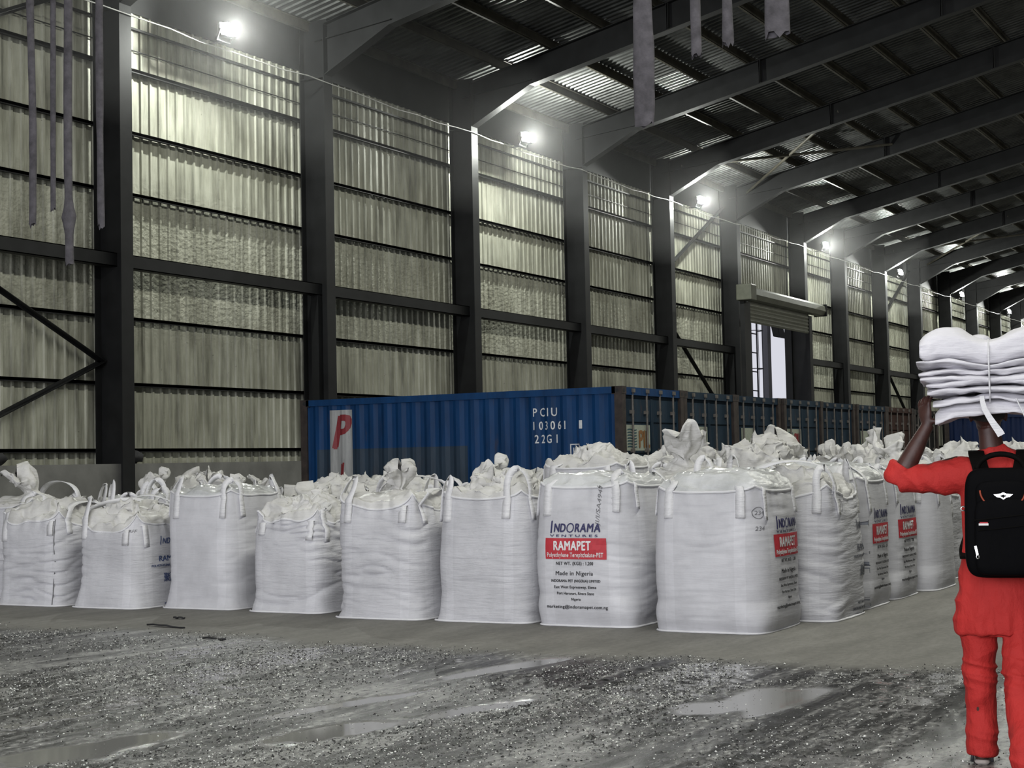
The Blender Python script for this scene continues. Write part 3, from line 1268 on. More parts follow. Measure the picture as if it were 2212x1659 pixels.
class Bag:
    """A bulk bag standing on the ground, origin at the centre of its base."""

    def __init__(self, seed, w=1.0, d=1.0, h=1.2, n=96, rows=70, belly=.04, round_=3.6, crease=.006, slump=0.0, lean=(0, 0),
                 spout='tied', sp_h=.36, sp_w=1.0, sp_off=(0, 0), loops='up', dome=.10, film=False, tuck=.03, clean=False):
        self.seed, self.w, self.d, self.h = seed, w, d, h
        rr = random.Random(seed)
        ang = np.arange(n) * 2 * PI / n + PI / 4
        # even spacing around a square
        t = np.arange(n) / n * 4
        side = np.floor(t).astype(int)
        fr = t - side
        cx = np.choose(side, [1 - 2 * fr, -1 + 0 * fr, -1 + 2 * fr, 1 + 0 * fr])
        cy = np.choose(side, [1 + 0 * fr, 1 - 2 * fr, -1 + 0 * fr, -1 + 2 * fr])
        self.dirs = (cx, cy)
        vv = np.concatenate([[0, .004, .012, .03], np.linspace(.055, 1, rows - 4)])
        R = []
        corner = np.minimum(np.abs(cx), np.abs(cy)) ** 3
        for v in vv:
            nn = 7.0 + (round_ - 7.0) * min(1, v / .22)
            nn = nn + (4.6 - nn) * max(0, (v - .8) / .2)
            k = se(cx, cy, nn)
            a = 1.0 - tuck * (1 - min(1, v / .16)) ** 2 + belly * math.sin(PI * min(1, v * 1.05)) ** .8 - .055 * max(0, (v - .72) / .28) ** 1.6
            if v < .001:
                a += .012
            x = cx * k * a * w / 2
            y = cy * k * a * d / 2
            z = v * h * (1 + 0 * cx)
            # fabric pulled up at the loops, sagging between
            top = max(0, (v - .75) / .25)
            z = z + top ** 1.5 * (.05 * corner - .02 - slump * .10 * (1 - corner) * (1 + .5 * vn(cx * 2, cy * 2, 0, seed)))
            s1 = vn(x * 2.2, y * 2.2, z * 2.0, seed) * .020
            cr = 1 - np.abs(vn(x * 3.0 + z * .4, y * 3.0, z * 17 + 1.5 * vn(x * 2, y * 2, z * 1.5, seed + 9), seed + 3))
            env = np.clip(.35 + .9 * vn(x * 1.7, y * 1.7, z * 2.2, seed + 5), 0, 1)
            s2 = -crease * 3.0 * cr ** 5 * env
            pl = top * (.012 + .02 * slump) * vn(np.arctan2(cy, cx) * 9, z * 2, 0, seed + 6)
            endf = min(1, v / .05)
            dsp = (s1 + s2 + pl) * endf
            L_ = np.sqrt(x * x + y * y)
            x = x + dsp * x / L_ + lean[0] * v * v
            y = y + dsp * y / L_ + lean[1] * v * v
            R.append(np.stack([x, y, np.maximum(z, 0)], -1))
        self.P = np.array(R)
        q = MB()
        q.grid(self.P, closed=True)
        q.f.append(tuple(reversed(range(n))))
        q.mi.append(0)
        # sewn hem along the foot of the bag
        ring = self.P[0]
        self.body = q.mesh('body', bag_clean_m if clean else bag_m, True)
        hem = MB()
        ring2 = ring.copy()
        H = []
        for dx, dz in ((0, 0.0), (.012, .002), (.014, .012), (0, .018)):
            L_ = np.sqrt(ring[:, 0] ** 2 + ring[:, 1] ** 2)
            wav = .004 * vn(cx * 6, cy * 6, 0, seed + 14)
            H.append(np.stack([ring[:, 0] * (1 + (dx + wav) / L_), ring[:, 1] * (1 + (dx + wav) / L_), 0 * ring[:, 0] + dz], -1))
        hem.grid(np.array(H), closed=True)
        self.hem = hem.mesh('base_hem', strap_m, True)
        # ---- top: liner from the rim inward, then the spout
        rim = self.P[-1]
        M = 46
        tt = np.linspace(0, 1, M)
        c0 = np.array([lean[0], lean[1]])
        cc = c0 + np.array(sp_off) * w
        zc = float(rim[:, 2].mean())
        an = np.arctan2(cy, cx)
        rimr = np.sqrt((rim[:, 0] - c0[0]) ** 2 + (rim[:, 1] - c0[1]) ** 2)
        if spout == 'tied':
            kr = [(0, 1.0), (.05, .985), (.2, .86), (.42, .55), (.55, .30), (.62, .17 * sp_w), (.67, .13 * sp_w), (.76, .24 * sp_w), (.88, .34 * sp_w), (.96, .30 * sp_w), (1, .05)]
            kz = [(0, 0), (.05, .03), (.2, dome * .7), (.42, dome), (.55, dome + .12 * sp_h), (.62, dome + .28 * sp_h), (.67, dome + .40 * sp_h), (.76, dome + .62 * sp_h), (.88, dome + .92 * sp_h), (.96, dome + sp_h), (1, dome + .85 * sp_h)]
            amp = .030
        elif spout == 'heap':
            kr = [(0, 1.0), (.05, .99), (.2, .88), (.4, .72), (.6, .55 * sp_w), (.75, .42 * sp_w), (.9, .25 * sp_w), (1, .02)]
            kz = [(0, 0), (.05, .03), (.2, dome * .7), (.4, dome), (.6, dome + .45 * sp_h), (.75, dome + .8 * sp_h), (.9, dome + sp_h), (1, dome + sp_h)]
            amp = .060
        else:   # flat, slack
            kr = [(0, 1.0), (.05, .985), (.3, .8), (.6, .5), (.85, .2), (1, .02)]
            kz = [(0, 0), (.05, .03), (.3, dome * .8), (.6, dome), (.85, dome * 1.05), (1, dome * 1.0)]
            amp = .022
        ra = np.interp(tt, [k[0] for k in kr], [k[1] for k in kr])
        za = np.interp(tt, [k[0] for k in kz], [k[1] for k in kz])
        T = []
        kk = rr.randint(7, 11)
        for i, t_ in enumerate(tt):
            circ = min(1, t_ / .5)
            base_r = rimr * (1 - circ) + (w / 2) * circ
            r_ = base_r * ra[i]
            pleat = .0 + .16 * max(0, t_ - .3) / .7
            r_ = r_ * (1 + .6 * pleat * np.sin(kk * an + 5 * vn(np.cos(an) * 1.3, np.sin(an) * 1.3, t_ * 3, seed + 21)) + 1.5 * max(0, t_ - .62) * vn(np.cos(an) * 1.4, np.sin(an) * 1.4, t_ * 5, seed + 22) + .5 * max(0, t_ - .5) * vn(np.cos(an) * 4.5, np.sin(an) * 4.5, t_ * 9, seed + 28))
            lift = min(1, t_ / .08)
            px = (cc * min(1, t_ / .5) + c0 * (1 - min(1, t_ / .5)))
            leanx = .95 * max(0, t_ - .62) * (vn(seed * 1.7, 0, 0, 31)) * w * .5
            leany = .95 * max(0, t_ - .62) * (vn(0, seed * 2.3, 0, 32)) * w * .5
            x = px[0] + leanx + r_ * np.cos(an)
            y = px[1] + leany + r_ * np.sin(an)
            z = (rim[:, 2] * (1 - circ) + zc * circ) + za[i] * (1 if t_ < .5 else 1)
            big = vn(x * 4.5, y * 4.5, t_ * 3, seed + 23)
            fine = 1 - 2 * np.abs(vn(x * 11, y * 11, z * 11, seed + 24))
            crum = 1 - 2 * np.abs(vn(x * 15, y * 15, z * 15, seed + 33))
            r2_ = 1 + (.16 * min(1, max(0, t_ - .35) * 3)) * crum
            x = cc[0] + (x - cc[0]) * r2_
            y = cc[1] + (y - cc[1]) * r2_
            z = z + lift * (amp * big * 1.3 + amp * .75 * fine) + (2.2 * max(0, t_ - .66) * sp_h * vn(np.cos(an) * 1.6, np.sin(an) * 1.6, t_ * 2, seed + 25) if spout != 'flat' else 0)
            x = x + lift * amp * .6 * vn(x * 9, y * 9, z * 9, seed + 26) * (t_ > .1)
            y = y + lift * amp * .6 * vn(x * 9, y * 9, z * 9, seed + 27) * (t_ > .1)
            T.append(np.stack([x, y, z], -1))
        self.T = np.array(T)
        q = MB()
        q.grid(self.T, closed=True)
        self.top = q.mesh('spout' if spout == 'tied' else 'liner', film_m if film else liner_m, True)
        self.spname = 'spout' if spout == 'tied' else 'liner'
        # rim seam
        q = MB()
        rp = [tuple(p) for p in rim] + [tuple(rim[0])]
        rg = []
        for p in rim:
            v0 = Vector((p[0] - lean[0], p[1] - lean[1], 0)).normalized()
            rg.append([tuple(Vector(p) + v0 * (.010 * math.cos(a) + .002) + Vector((0, 0, .013 * math.sin(a)))) for a in [2 * PI * j / 6 for j in range(6)]])
        G = np.array(rg)
        G = np.concatenate([G, G[:1]], 0)
        q.grid(G, closed=True)
        self.rimm = q.mesh('rim_seam', strap_m, True)
        # BVH for straps and prints
        bm = bmesh.new()
        bm.from_mesh(self.body)
        self.bvh = BVHTree.FromBMesh(bm)
        bm.free()
        self.loops = []
        for sx in (-1, 1):
            for sy in (-1, 1):
                self.loops.append(self.loop(sx, sy, rr, loops))

    def hit(self, face, u, z):
        """point on a side face; u is along the face (world X or Y)"""
        if face[0] == 'x':
            s = int(face[1] + '1')
            o, d = Vector((s * 3, u, z)), Vector((-s, 0, 0))
        else:
            s = int(face[1] + '1')
            o, d = Vector((u, s * 3, z)), Vector((0, -s, 0))
        p, nrm, _, _ = self.bvh.ray_cast(o, d)
        if p is None:
            return None, -d
        return p, -d

    def loop(self, sx, sy, rr, style):
        w, d, h = self.w, self.d, self.h
        a = rr.uniform(.15, .22)
        b = rr.uniform(.15, .22)
        lw = .082
        q = MB()
        pts, wd = [], []
        fx, fy = 'x' + ('+' if sx > 0 else '-'), 'y' + ('+' if sy > 0 else '-')
        ux, uy = sy * (d / 2 - a * d), sx * (w / 2 - b * w)

        def side(face, u, zs, wdir):
            for z in zs:
                p, o = self.hit(face, u, z)
                if p is None:
                    continue
                pts.append(p + o * .008)
                wd.append(wdir)
        zt = h * .985
        ln = rr.uniform(.22, .30)
        side(fx, ux, np.linspace(h - ln, zt - .03, 7), (0, 1, 0))
        if style == 'up':
            hh = rr.uniform(.13, .27)
            inn = rr.uniform(.02, .10)
        elif style == 'droop':
            hh = rr.uniform(.05, .12)
            inn = rr.uniform(.08, .22)
        else:
            hh = rr.uniform(.05, .24)
            inn = rr.uniform(.0, .18)
        if style == 'low':
            hh = rr.uniform(.06, .13)
            inn = rr.uniform(.10, .2)
        A = pts[-1] if pts else Vector((sx * w / 2, ux, zt))
        pB, oB = self.hit(fy, uy, zt - .03)
        B = (pB + oB * .008) if pB else Vector((uy, sy * d / 2, zt))
        mid = (A + B) / 2
        inward = Vector((-sx, -sy, 0)).normalized()
        tw = rr.uniform(-.04, .04)
        n = 14
        P0 = A + Vector((0, 0, .05))
        P3 = B + Vector((0, 0, .05))
        C1 = P0 + Vector((0, 0, hh * 1.25)) + inward * inn + Vector((tw, tw, 0))
        C2 = P3 + Vector((0, 0, hh * 1.25)) + inward * inn + Vector((tw, -tw, 0))
        for i in range(n + 1):
            f = i / n
            p = P0 * (1 - f) ** 3 + C1 * 3 * f * (1 - f) ** 2 + C2 * 3 * f * f * (1 - f) + P3 * f ** 3
            pts.append(p)
            wv = Vector((0, 1, 0)) * (1 - f) * (1 if sx * sy < 0 else 1) + Vector((-sx * sy, 0, 0)) * f + Vector((0, 0, .15 * math.sin(f * PI)))
            if wv.length < .1:
                wv = Vector((0, 0, 1))
            wd.append(wv)
        npre = len(pts)
        side(fy, uy, np.linspace(zt - .03, h - ln * rr.uniform(.9, 1.1), 7), (-sx * sy, 0, 0))
        ws = [lw * (1 if (i < 7 or i >= npre) else .8) for i in range(len(pts))]
        q.ribbon(pts, wd, ws, .005)
        return q.mesh('lifting_loop', strap_m, True)

    def place(self, loc, label, group=None, rz=0.0):
        r = empty('bulk_bag', loc, rz)
        tag(r, label, 'bulk bag', group)
        self.body_o = link('body', self.body, r)
        link('base_hem', self.hem, r)
        link(self.spname, self.top, r)
        link('rim_seam', self.rimm, r)
        for l in self.loops:
            link('lifting_loop', l, r)
        self.root = r
        return r

    def fn(self, face, off=.004):
        """maps (u to the viewer's right, z) onto a face; u=0 in the middle"""
        def g(u, v):
            if face == 'x-':
                p, o = self.hit('x-', -u, v)
            else:
                p, o = self.hit('y-', u, v)
            if p is None:
                return Vector((-self.w / 2, -u, v)) if face == 'x-' else Vector((u, -self.d / 2, v))
            return p + o * off
        return g


def print_block(bag, face, u0, z0, k=1.0, small=True):
    """red and navy print; u0 is the left edge of the red box, z0 its top"""
    g = bag.fn(face, .005)
    g2 = bag.fn(face, .008)
    r = bag.root
    W = .60 * k
    H = .185 * k
    paste('printed_name_box', rect_bm(W, H), red_i, g, r, shift=(u0, z0 - H))
    paste('printed_name', text_bm('RAMAPET', .115 * k, .36 * k, .0055 * k, spacing=1.12), white_i, g2, r, shift=(u0 + .09 * k, z0 - .105 * k))
    paste('printed_line', text_bm('Polyethylene Terephthalate-PET', .055 * k, .55 * k, .0014, spacing=1.08), white_i, g2, r, shift=(u0 + .02 * k, z0 - .165 * k))
    items = [(text_bm('I', .155 * k, .022 * k, .005 * k, .2), (0, 0)), (text_bm('ND', .105 * k, .12 * k, .005 * k, .2), (.035 * k, .01 * k)),
             (text_bm('O', .125 * k, .075 * k, -.002 * k, .2), (.167 * k, .003 * k)), (text_bm('RAMA', .105 * k, .24 * k, .0055 * k, .2, spacing=1.14), (.245 * k, .01 * k))]
    paste('printed_logo', merge_bm(items), navy, g, r, shift=(u0 + .055 * k, z0 + .045 * k))
    paste('printed_logo_line', text_bm('V E N T U R E S', .028 * k, .47 * k, .0012), navy, g, r, shift=(u0 + .05 * k, z0 + .012 * k))
    lines = [('NET WT. (KGS) : 1,200', .040, .36, -.235, .110), ('Made in Nigeria', .052, .36, -.325, .105), ('INDORAMA PET (NIGERIA) LIMITED', .032, .48, -.385, .055),
             ('East West Expressway, Eleme', .034, .41, -.440, .085), ('Port Harcourt, Rivers State', .034, .36, -.495, .11), ('Nigeria', .030, .09, -.545, .25),
             ('marketing@indoramapet.com.ng', .040, .60, -.615, 0.0)]
    for s, sz, wd, dz, du in lines:
        paste('printed_text_line', text_bm(s, sz * k, wd * k, .0016, spacing=1.08), black_i, g, r, shift=(u0 + du * k, z0 + dz * k))


def print_block_old(bag, face, u0, z0, mat, k=1.0, cuttop=True):
    g = bag.fn(face, .005)
    r = bag.root
    its = [(text_bm('I', .14 * k, .022 * k, .003, .2), (0.03 * k, 0)), (text_bm('NDORAMA', .09 * k, .43 * k, .002, .2), (.07 * k, .01 * k))]
    paste('printed_logo', merge_bm(its), mat, g, r, shift=(u0 + .05 * k, z0 - .02))
    paste('printed_name', text_bm('RAMAPET', .085 * k, .45 * k, .003 * k), mat, g, r, shift=(u0 + .06 * k, z0 - .205 * k))
    paste('printed_line', text_bm('POLYETHYLENE TEREPHTHALATE', .034 * k, .62 * k, .001), mat, g, r, shift=(u0 - .06 * k, z0 - .265 * k))
    paste('printed_characters', text_bm('聚酯切片', .11 * k, .42 * k, .002), mat, g, r, shift=(u0 + .13 * k, z0 - .43 * k))
    for s, wd, dz, du in (('NET WT. 1,200 KGS', .38, -.69, .12), ('INDORAMA PET NIGERIA LTD', .52, -.745, .02), ('RIVERS STATE', .28, -.80, .14), ('MADE IN NIGERIA', .42, -.855, .07)):
        paste('printed_text_line', text_bm(s, .034 * k, wd * k, .001), mat, g, r, shift=(u0 + du * k, z0 + dz * k))


def pen_mark(bag, face, s, u, z, size, rot=0.0, ring=False, width=None):
    g = bag.fn(face, .004)
    its = [(text_bm(s, size, width, -.0005, .2), (0, 0))]
    bm = merge_bm(its)
    bmesh.ops.rotate(bm, verts=bm.verts[:], cent=(0, 0, 0), matrix=Matrix.Rotation(rot, 3, 'Z'))
    if ring:
        n = 24
        R = size * .95
        c = (size * .62, size * .33)
        o_, i_ = [], []
        for k in range(n):
            a = 2 * PI * k / n
            o_.append(bm.verts.new((c[0] + R * math.cos(a), c[1] + R * math.sin(a) * 1.05, 0)))
            i_.append(bm.verts.new((c[0] + (R - .005) * math.cos(a), c[1] + (R - .005) * math.sin(a) * 1.05, 0)))
        for k in range(n):
            j = (k + 1) % n
            bm.faces.new((i_[k], i_[j], o_[j], o_[k]))
    paste('pen_mark', bm, pen_i, g, bag.root, shift=(u, z))


FG = 'bulk bags in the front row'
# (x, y, w(x), d(y), h, options, label)
b9 = Bag(9, 1.10, 1.05, 1.19, 120, 90, belly=.05, round_=3.4, crease=.003, spout='flat', dome=.16, loops='low', film=True, tuck=.06, clean=True)
b9.place((12.82, 4.96, 0), 'large clean white bulk bag at the front corner, red print on its right side', FG)
print_block(b9, 'y-', -.30, .81)
pen_mark(b9, 'y-', '234', -.46, .98, .05, 0, True)
pen_mark(b9, 'y-', '234', -.47, .85, .05)
b8 = Bag(8, 1.06, 1.03, 1.24, 120, 90, belly=.045, round_=3.6, crease=.003, spout='flat', dome=.10, loops='low', film=True, tuck=.07, clean=True)
b8.place((12.93, 6.17, 0), 'white bulk bag with the full red name box printed in the middle of its face', FG)
print_block(b8, 'x-', -.345, .78)
pen_mark(b8, 'x-', 'LJI/I/SA4946', .19, .86, .055, math.radians(86), width=.38)
b7 = Bag(7, .98, 1.02, 1.17, 110, 84, belly=0.015, round_=4.2, crease=.006, slump=.3, spout='heap', sp_h=.16, sp_w=1, dome=.05, loops='up', tuck=-0.025)
b7.place((12.98, 7.26, 0), 'plain white bulk bag with grey scuffs, left of the one with the red box', FG)
b6 = Bag(6, .98, 1.00, 1.15, 110, 84, belly=0.02, round_=4.4, crease=.010, slump=.9, lean=(0, .04), spout='tied', sp_h=.26, sp_w=.9, dome=.08, loops='mixed', tuck=-0.03)
b6.place((12.95, 8.37, 0), 'creased white bulk bag leaning left, with sagging top and crumpled spout', FG)
b5 = Bag(5, .95, .92, 1.00, 110, 80, belly=0.01, round_=4.6, crease=.013, slump=.8, spout='heap', sp_h=.08, dome=.10, loops='droop', tuck=-0.035)
b5.place((13.2, 9.66, 0), 'shorter white bulk bag full of horizontal creases, top folded over', FG)
b4 = Bag(4, .98, .97, 1.20, 110, 80, belly=0.005, round_=4.4, crease=.005, slump=.1, spout='flat', dome=.08, loops='up', film=True, tuck=-0.05, clean=True)
b4.place((13.28, 10.83, 0), 'tall smooth white bulk bag with squared top, right of the bag with blue print', FG)
b3 = Bag(3, .98, .95, .96, 110, 80, belly=0.01, round_=4.2, crease=.010, slump=1.0, spout='heap', sp_h=.10, dome=.10, loops='up', tuck=-0.05)
b3.place((13.05, 11.9, 0), 'short white bulk bag with faded blue print on its right side and tall loops', FG)
print_block_old(b3, 'y-', -.22, .68, blue_i, .95)
pen_mark(b3, 'x-', '2AFF', .30, .80, .045)
b2 = Bag(2, .98, .98, 1.00, 110, 80, belly=0.01, round_=5.0, crease=.012, slump=.9, spout='heap', sp_h=.10, dome=.08, loops='droop', tuck=-0.04)
b2.place((13.05, 13.03, 0), 'dusty white bulk bag with a dark vertical seam, second from the left edge', FG)
seam = MB()
pts = []
for z in np.linspace(.02, .94, 9):
    p, _ = b2.hit('x-', -.38, z)
    if p:
        pts.append(p + Vector((-.001, 0, 0)))
seam.tube(pts, .006, 6)
seam.build('side_seam', pen_i, b2.root)
b1 = Bag(1, 1.0, 1.0, 1.12, 90, 70, belly=0.02, round_=4.2, crease=.006, slump=.5, spout='tied', sp_h=.30, sp_w=1.1, dome=.06, loops='mixed', tuck=-0.03)
b1.place((13.72, 14.12, 0), 'white bulk bag cut by the left edge of the picture, with a crumpled upright spout', FG)

SG = 'bulk bags along the right side of the block'
b10 = Bag(10, 1.02, 1.02, 1.17, 110, 84, belly=.045, round_=4.0, crease=.008, slump=.7, spout='heap', sp_h=.10, dome=.10, loops='up')
b10.place((13.90, 4.70, 0), 'white bulk bag behind the corner bag, with faded grey print and a circled pen mark', SG)
print_block_old(b10, 'y-', .02, .80, grey_i, 1.0)
pen_mark(b10, 'y-', '23', -.30, 1.0, .055, 0, True)
b11 = Bag(11, 1.04, 1.04, 1.22, 110, 84, belly=.05, round_=3.4, crease=.003, spout='flat', dome=.16, loops='mixed', film=True, tuck=.07, clean=True)
b11.place((15.0, 4.76, 0), 'white bulk bag with red print, second behind the corner bag along the right side', SG)
print_block(b11, 'y-', -.28, .80)
b12 = Bag(12, 1.02, 1.04, 1.22, 100, 80, belly=.05, round_=3.4, crease=.003, spout='flat', dome=.12, loops='mixed', film=True, tuck=.05, clean=True)
b12.place((16.1, 4.77, 0), 'white bulk bag with red print, just left of the smooth one by the red sleeve', SG)
print_block(b12, 'y-', -.34, .80)
b13 = Bag(13, 1.04, 1.04, 1.22, 90, 70, belly=.04, round_=3.6, crease=.003, spout='tied', sp_h=.3, dome=.12, loops='mixed', film=False, clean=True)
b13.place((17.25, 4.66, 0), 'smooth unprinted white bulk bag right beside the person in red', SG)

# special ones close behind the front row
BG = 'bulk bags behind the front row'
bA = Bag(41, .98, .98, 1.40, 80, 50, belly=.03, round_=3.6, crease=.003, spout='heap', sp_h=.09, sp_w=.8, dome=.08, loops='droop')
bA.place((14.72, 7.10, 0), 'overfilled white bulk bag with flat high top, seen above the bag with the red box', BG)
bB = Bag(42, 1.0, 1.0, 1.24, 80, 50, belly=.03, round_=3.6, crease=.003, spout='tied', sp_h=.32, sp_w=1.05, dome=.10, loops='up')
bB.place((14.22, 5.95, 0), 'white bulk bag whose tall ballooned spout stands above the gap left of the corner bag', BG)
bC = Bag(43, 1.0, 1.0, 1.25, 80, 50, belly=.03, round_=3.6, crease=.003, spout='heap', sp_h=.30, sp_w=1.25, dome=.10, loops='up')
bC.place((16.36, 5.95, 0), 'white bulk bag topped by the biggest heap of crumpled cloth in the block', BG)
bD = Bag(44, 1.0, 1.0, 1.25, 80, 50, belly=.03, round_=3.6, crease=.003, spout='tied', sp_h=.30, sp_w=1.3, dome=.12, loops='mixed')
bD.place((17.47, 5.95, 0), 'white bulk bag with a wide folded spout, right of the biggest cloth heap', BG)

# the rest of the block: ten kinds, copied
protos = []
for k in range(8):
    rr = random.Random(100 + k)
    st = ['tied', 'heap', 'tied', 'flat', 'tied', 'heap', 'tied', 'flat'][k]
    bg = Bag(60 + k, .98, .98, rr.uniform(.94, 1.12), 56, 34, belly=.035, round_=4.0, crease=.006, slump=rr.uniform(.1, .9), spout=st, sp_h=rr.uniform(.18, .32),
             sp_w=rr.uniform(.8, 1.15), dome=rr.uniform(.06, .12), loops=['up', 'mixed', 'droop', 'up'][k % 4], film=(st == 'flat'))
    protos.append(bg)
used = set()
rows_y = {}
rr = random.Random(5)
cnt = 0
for i in range(1, 13):
    X = 13.0 + 1.115 * i
    for j in range(0, 9):
        Y = 4.85 + 1.125 * j
        if j == 0 and X < 18.0:
            continue
        if X > 20.6 and Y > 9.0:
            continue
        if (j, i) in ((1, 1), (2, 1), (2, 2), (1, 3), (1, 4)):
            continue
        if i == 1 and j >= 4:
            Xp = X + .22
        elif i == 1:
            Xp = X + .04
        else:
            Xp = X + (.14 if i == 2 and j >= 4 else .05)
        if i == 1 and j == 8:
            continue
        if i == 1 and j == 3:
            Xp = X + .1
        k = rr.randrange(8)
        depth = ['', 'second', 'third', 'fourth', 'fifth', 'sixth', 'seventh', 'eighth', 'ninth', 'tenth', 'eleventh', 'twelfth', 'thirteenth'][i]
        pos = ['on the right edge', 'next to the right edge', 'third in', 'fourth in', 'fifth in', 'sixth in', 'seventh in', 'eighth in', 'ninth in'][j]
        kind = {'tied': 'crumpled tied spout', 'heap': 'heaped loose top', 'flat': 'slack shiny liner'}[['tied', 'heap', 'tied', 'flat', 'tied', 'heap', 'tied', 'flat'][k]]
        lab = 'white bulk bag with %s, %s row back, %s' % (kind, depth, pos + (' from the right' if j > 1 else ''))
        loc = (Xp + rr.uniform(-.02, .02), Y + rr.uniform(-.02, .02), 0)
        rz = rr.choice((0, 1, 2, 3)) * PI / 2
        if k not in used:
            used.add(k)
            r0 = protos[k].place(loc, lab, BG, rz)
            protos[k].root = r0
        else:
            copy_thing(protos[k].root, loc, rz, lab, BG, (1, 1, 1.07 if (j <= 3 and i >= 2) else (.88 if i > 2 else .96)))
        cnt += 1
# ------------------------------------------------------------------ the person in red
PRZ = math.atan2(-.979, .204)
PLOC = (7.577, 1.579, 0)

skin_mt, t, b = nt('dark_skin')
v = coords(t)
L(t, ramp(t, noise_tex(t, v, 14, 5), [(0.3, (0.036, 0.014, 0.011)), (0.7, (0.066, 0.026, 0.020))]), b.inputs['Base Color'])
b.inputs['Roughness'].default_value = 0.5
bump(t, b, noise_tex(t, v, 60, 4), 0.15, 0.004)


def cloth_mat(name, col, sc_=5.0, bs=.5):
    mt, t, b = nt(name)
    v = coords(t)
    f = noise_tex(t, v, sc_, 5, .6)
    L(t, ramp(t, f, [(0.3, tuple(c * .82 for c in col)), (0.7, col)]), b.inputs['Base Color'])
    b.inputs['Roughness'].default_value = 0.75
    b.inputs['Specular IOR Level'].default_value = 0.25
    h = noise_tex(t, coords(t, (1, 1, .55)), 7, 4, .55)
    w = noise_tex(t, v, 160, 2)
    mm_ = N(t, 'ShaderNodeMath', _operation='MULTIPLY_ADD')
    L(t, w, mm_.inputs[0])
    mm_.inputs[1].default_value = .06
    L(t, h, mm_.inputs[2])
    bump(t, b, mm_.outputs[0], bs, .03)
    return mt


red_m = cloth_mat('red_cloth', (0.48, 0.030, 0.027), 5.0, 1.0)
pack_m = cloth_mat('black_pack_fabric', (0.0022, 0.0022, 0.0028), 30, .25)
pack2_m = cloth_mat('black_strap_fabric', (0.0035, 0.0033, 0.003), 30, .2)
for _m in (pack_m, pack2_m):
    _m.node_tree.nodes['Principled BSDF'].inputs['Specular IOR Level'].default_value = 0.06
hair_m = plain('black_hair', (0.010, 0.008, 0.007), .8, 0, .3, 60, .6)
sole_m = plain('pale_sole', (0.30, 0.27, 0.25), .7, 0, .2, 20)
chrome_m = plain('chrome', (0.75, 0.75, 0.75), .2, 1.0, .05, 5, 0)
orange_m = ink('orange_piping', (0.30, 0.045, 0.015))
eye_m = ink('eye_white', (0.6, 0.58, 0.55))


def loft(q, secs, n=20, side=(1, 0, 0)):
    """closed lofted volume; secs: (centre, rx, ry)"""
    S = Vector(side)
    C_ = [Vector(s[0]) for s in secs]
    rings = []
    for i, (c, rx, ry) in enumerate(secs):
        d = (C_[min(i + 1, len(C_) - 1)] - C_[max(i - 1, 0)])
        d.normalize()
        s = (S - d * S.dot(d))
        if s.length < .05:
            s = Vector((0, 1, 0)) - d * d.y
        s.normalize()
        tt = d.cross(s)
        rings.append([tuple(C_[i] + s * (rx * math.cos(2 * PI * k / n)) + tt * (ry * math.sin(2 * PI * k / n))) for k in range(n)])
    m_ = len(q.v)
    q.grid(np.array(rings), closed=True)
    q.f.append(tuple(m_ + k for k in reversed(range(n))))
    q.mi.append(0)
    e_ = m_ + (len(secs) - 1) * n
    q.f.append(tuple(e_ + k for k in range(n)))
    q.mi.append(0)


def ball(q, c, r, n=16):
    rows = []
    for i in range(n // 2 + 1):
        ph = PI * i / (n // 2)
        rr_ = max(.02, math.sin(ph))
        rows.append([(c[0] + r[0] * rr_ * math.cos(2 * PI * k / n), c[1] + r[1] * rr_ * math.sin(2 * PI * k / n), c[2] + r[2] * math.cos(ph)) for k in range(n)])
    m_ = len(q.v)
    q.grid(np.array(rows), closed=True)
    q.f.append(tuple(m_ + k for k in range(n)))
    q.f.append(tuple(m_ + (n // 2) * n + k for k in range(n)))
    q.mi += [0, 0]


def fuse(q, name, mat, parent, voxel, smooth=4, fn=None, factor=.6):
    me = q.mesh(name, mat, True)
    o = bpy.data.objects.new(name, me)
    COL.objects.link(o)
    rm = o.modifiers.new('r', 'REMESH')
    rm.mode = 'VOXEL'
    rm.voxel_size = voxel
    rm.use_smooth_shade = True
    sm = o.modifiers.new('s', 'SMOOTH')
    sm.iterations = smooth
    sm.factor = factor
    dg = bpy.context.evaluated_depsgraph_get()
    m2 = bpy.data.meshes.new_from_object(o.evaluated_get(dg))
    bpy.data.objects.remove(o)
    bpy.data.meshes.remove(me)
    m2.name = name
    m2.materials.clear()
    m2.materials.append(mat)
    if fn is not None:
        n = len(m2.vertices)
        co = np.empty(n * 3)
        no = np.empty(n * 3)
        m2.vertices.foreach_get('co', co)
        m2.vertices.foreach_get('normal', no)
        co, no = co.reshape(-1, 3), no.reshape(-1, 3)
        co = co + no * fn(co)[:, None]
        m2.vertices.foreach_set('co', co.ravel())
    m2.polygons.foreach_set('use_smooth', [True] * len(m2.polygons))
    m2.update()
    return link(name, m2, parent)


LH, LK, LA = (-.092, .0, .86), (-.106, .03, .47), (-.108, .04, .085)
RH, RK, RA = (.092, .0, .86), (.080, -.10, .47), (.088, -.32, .100)
q = MB()
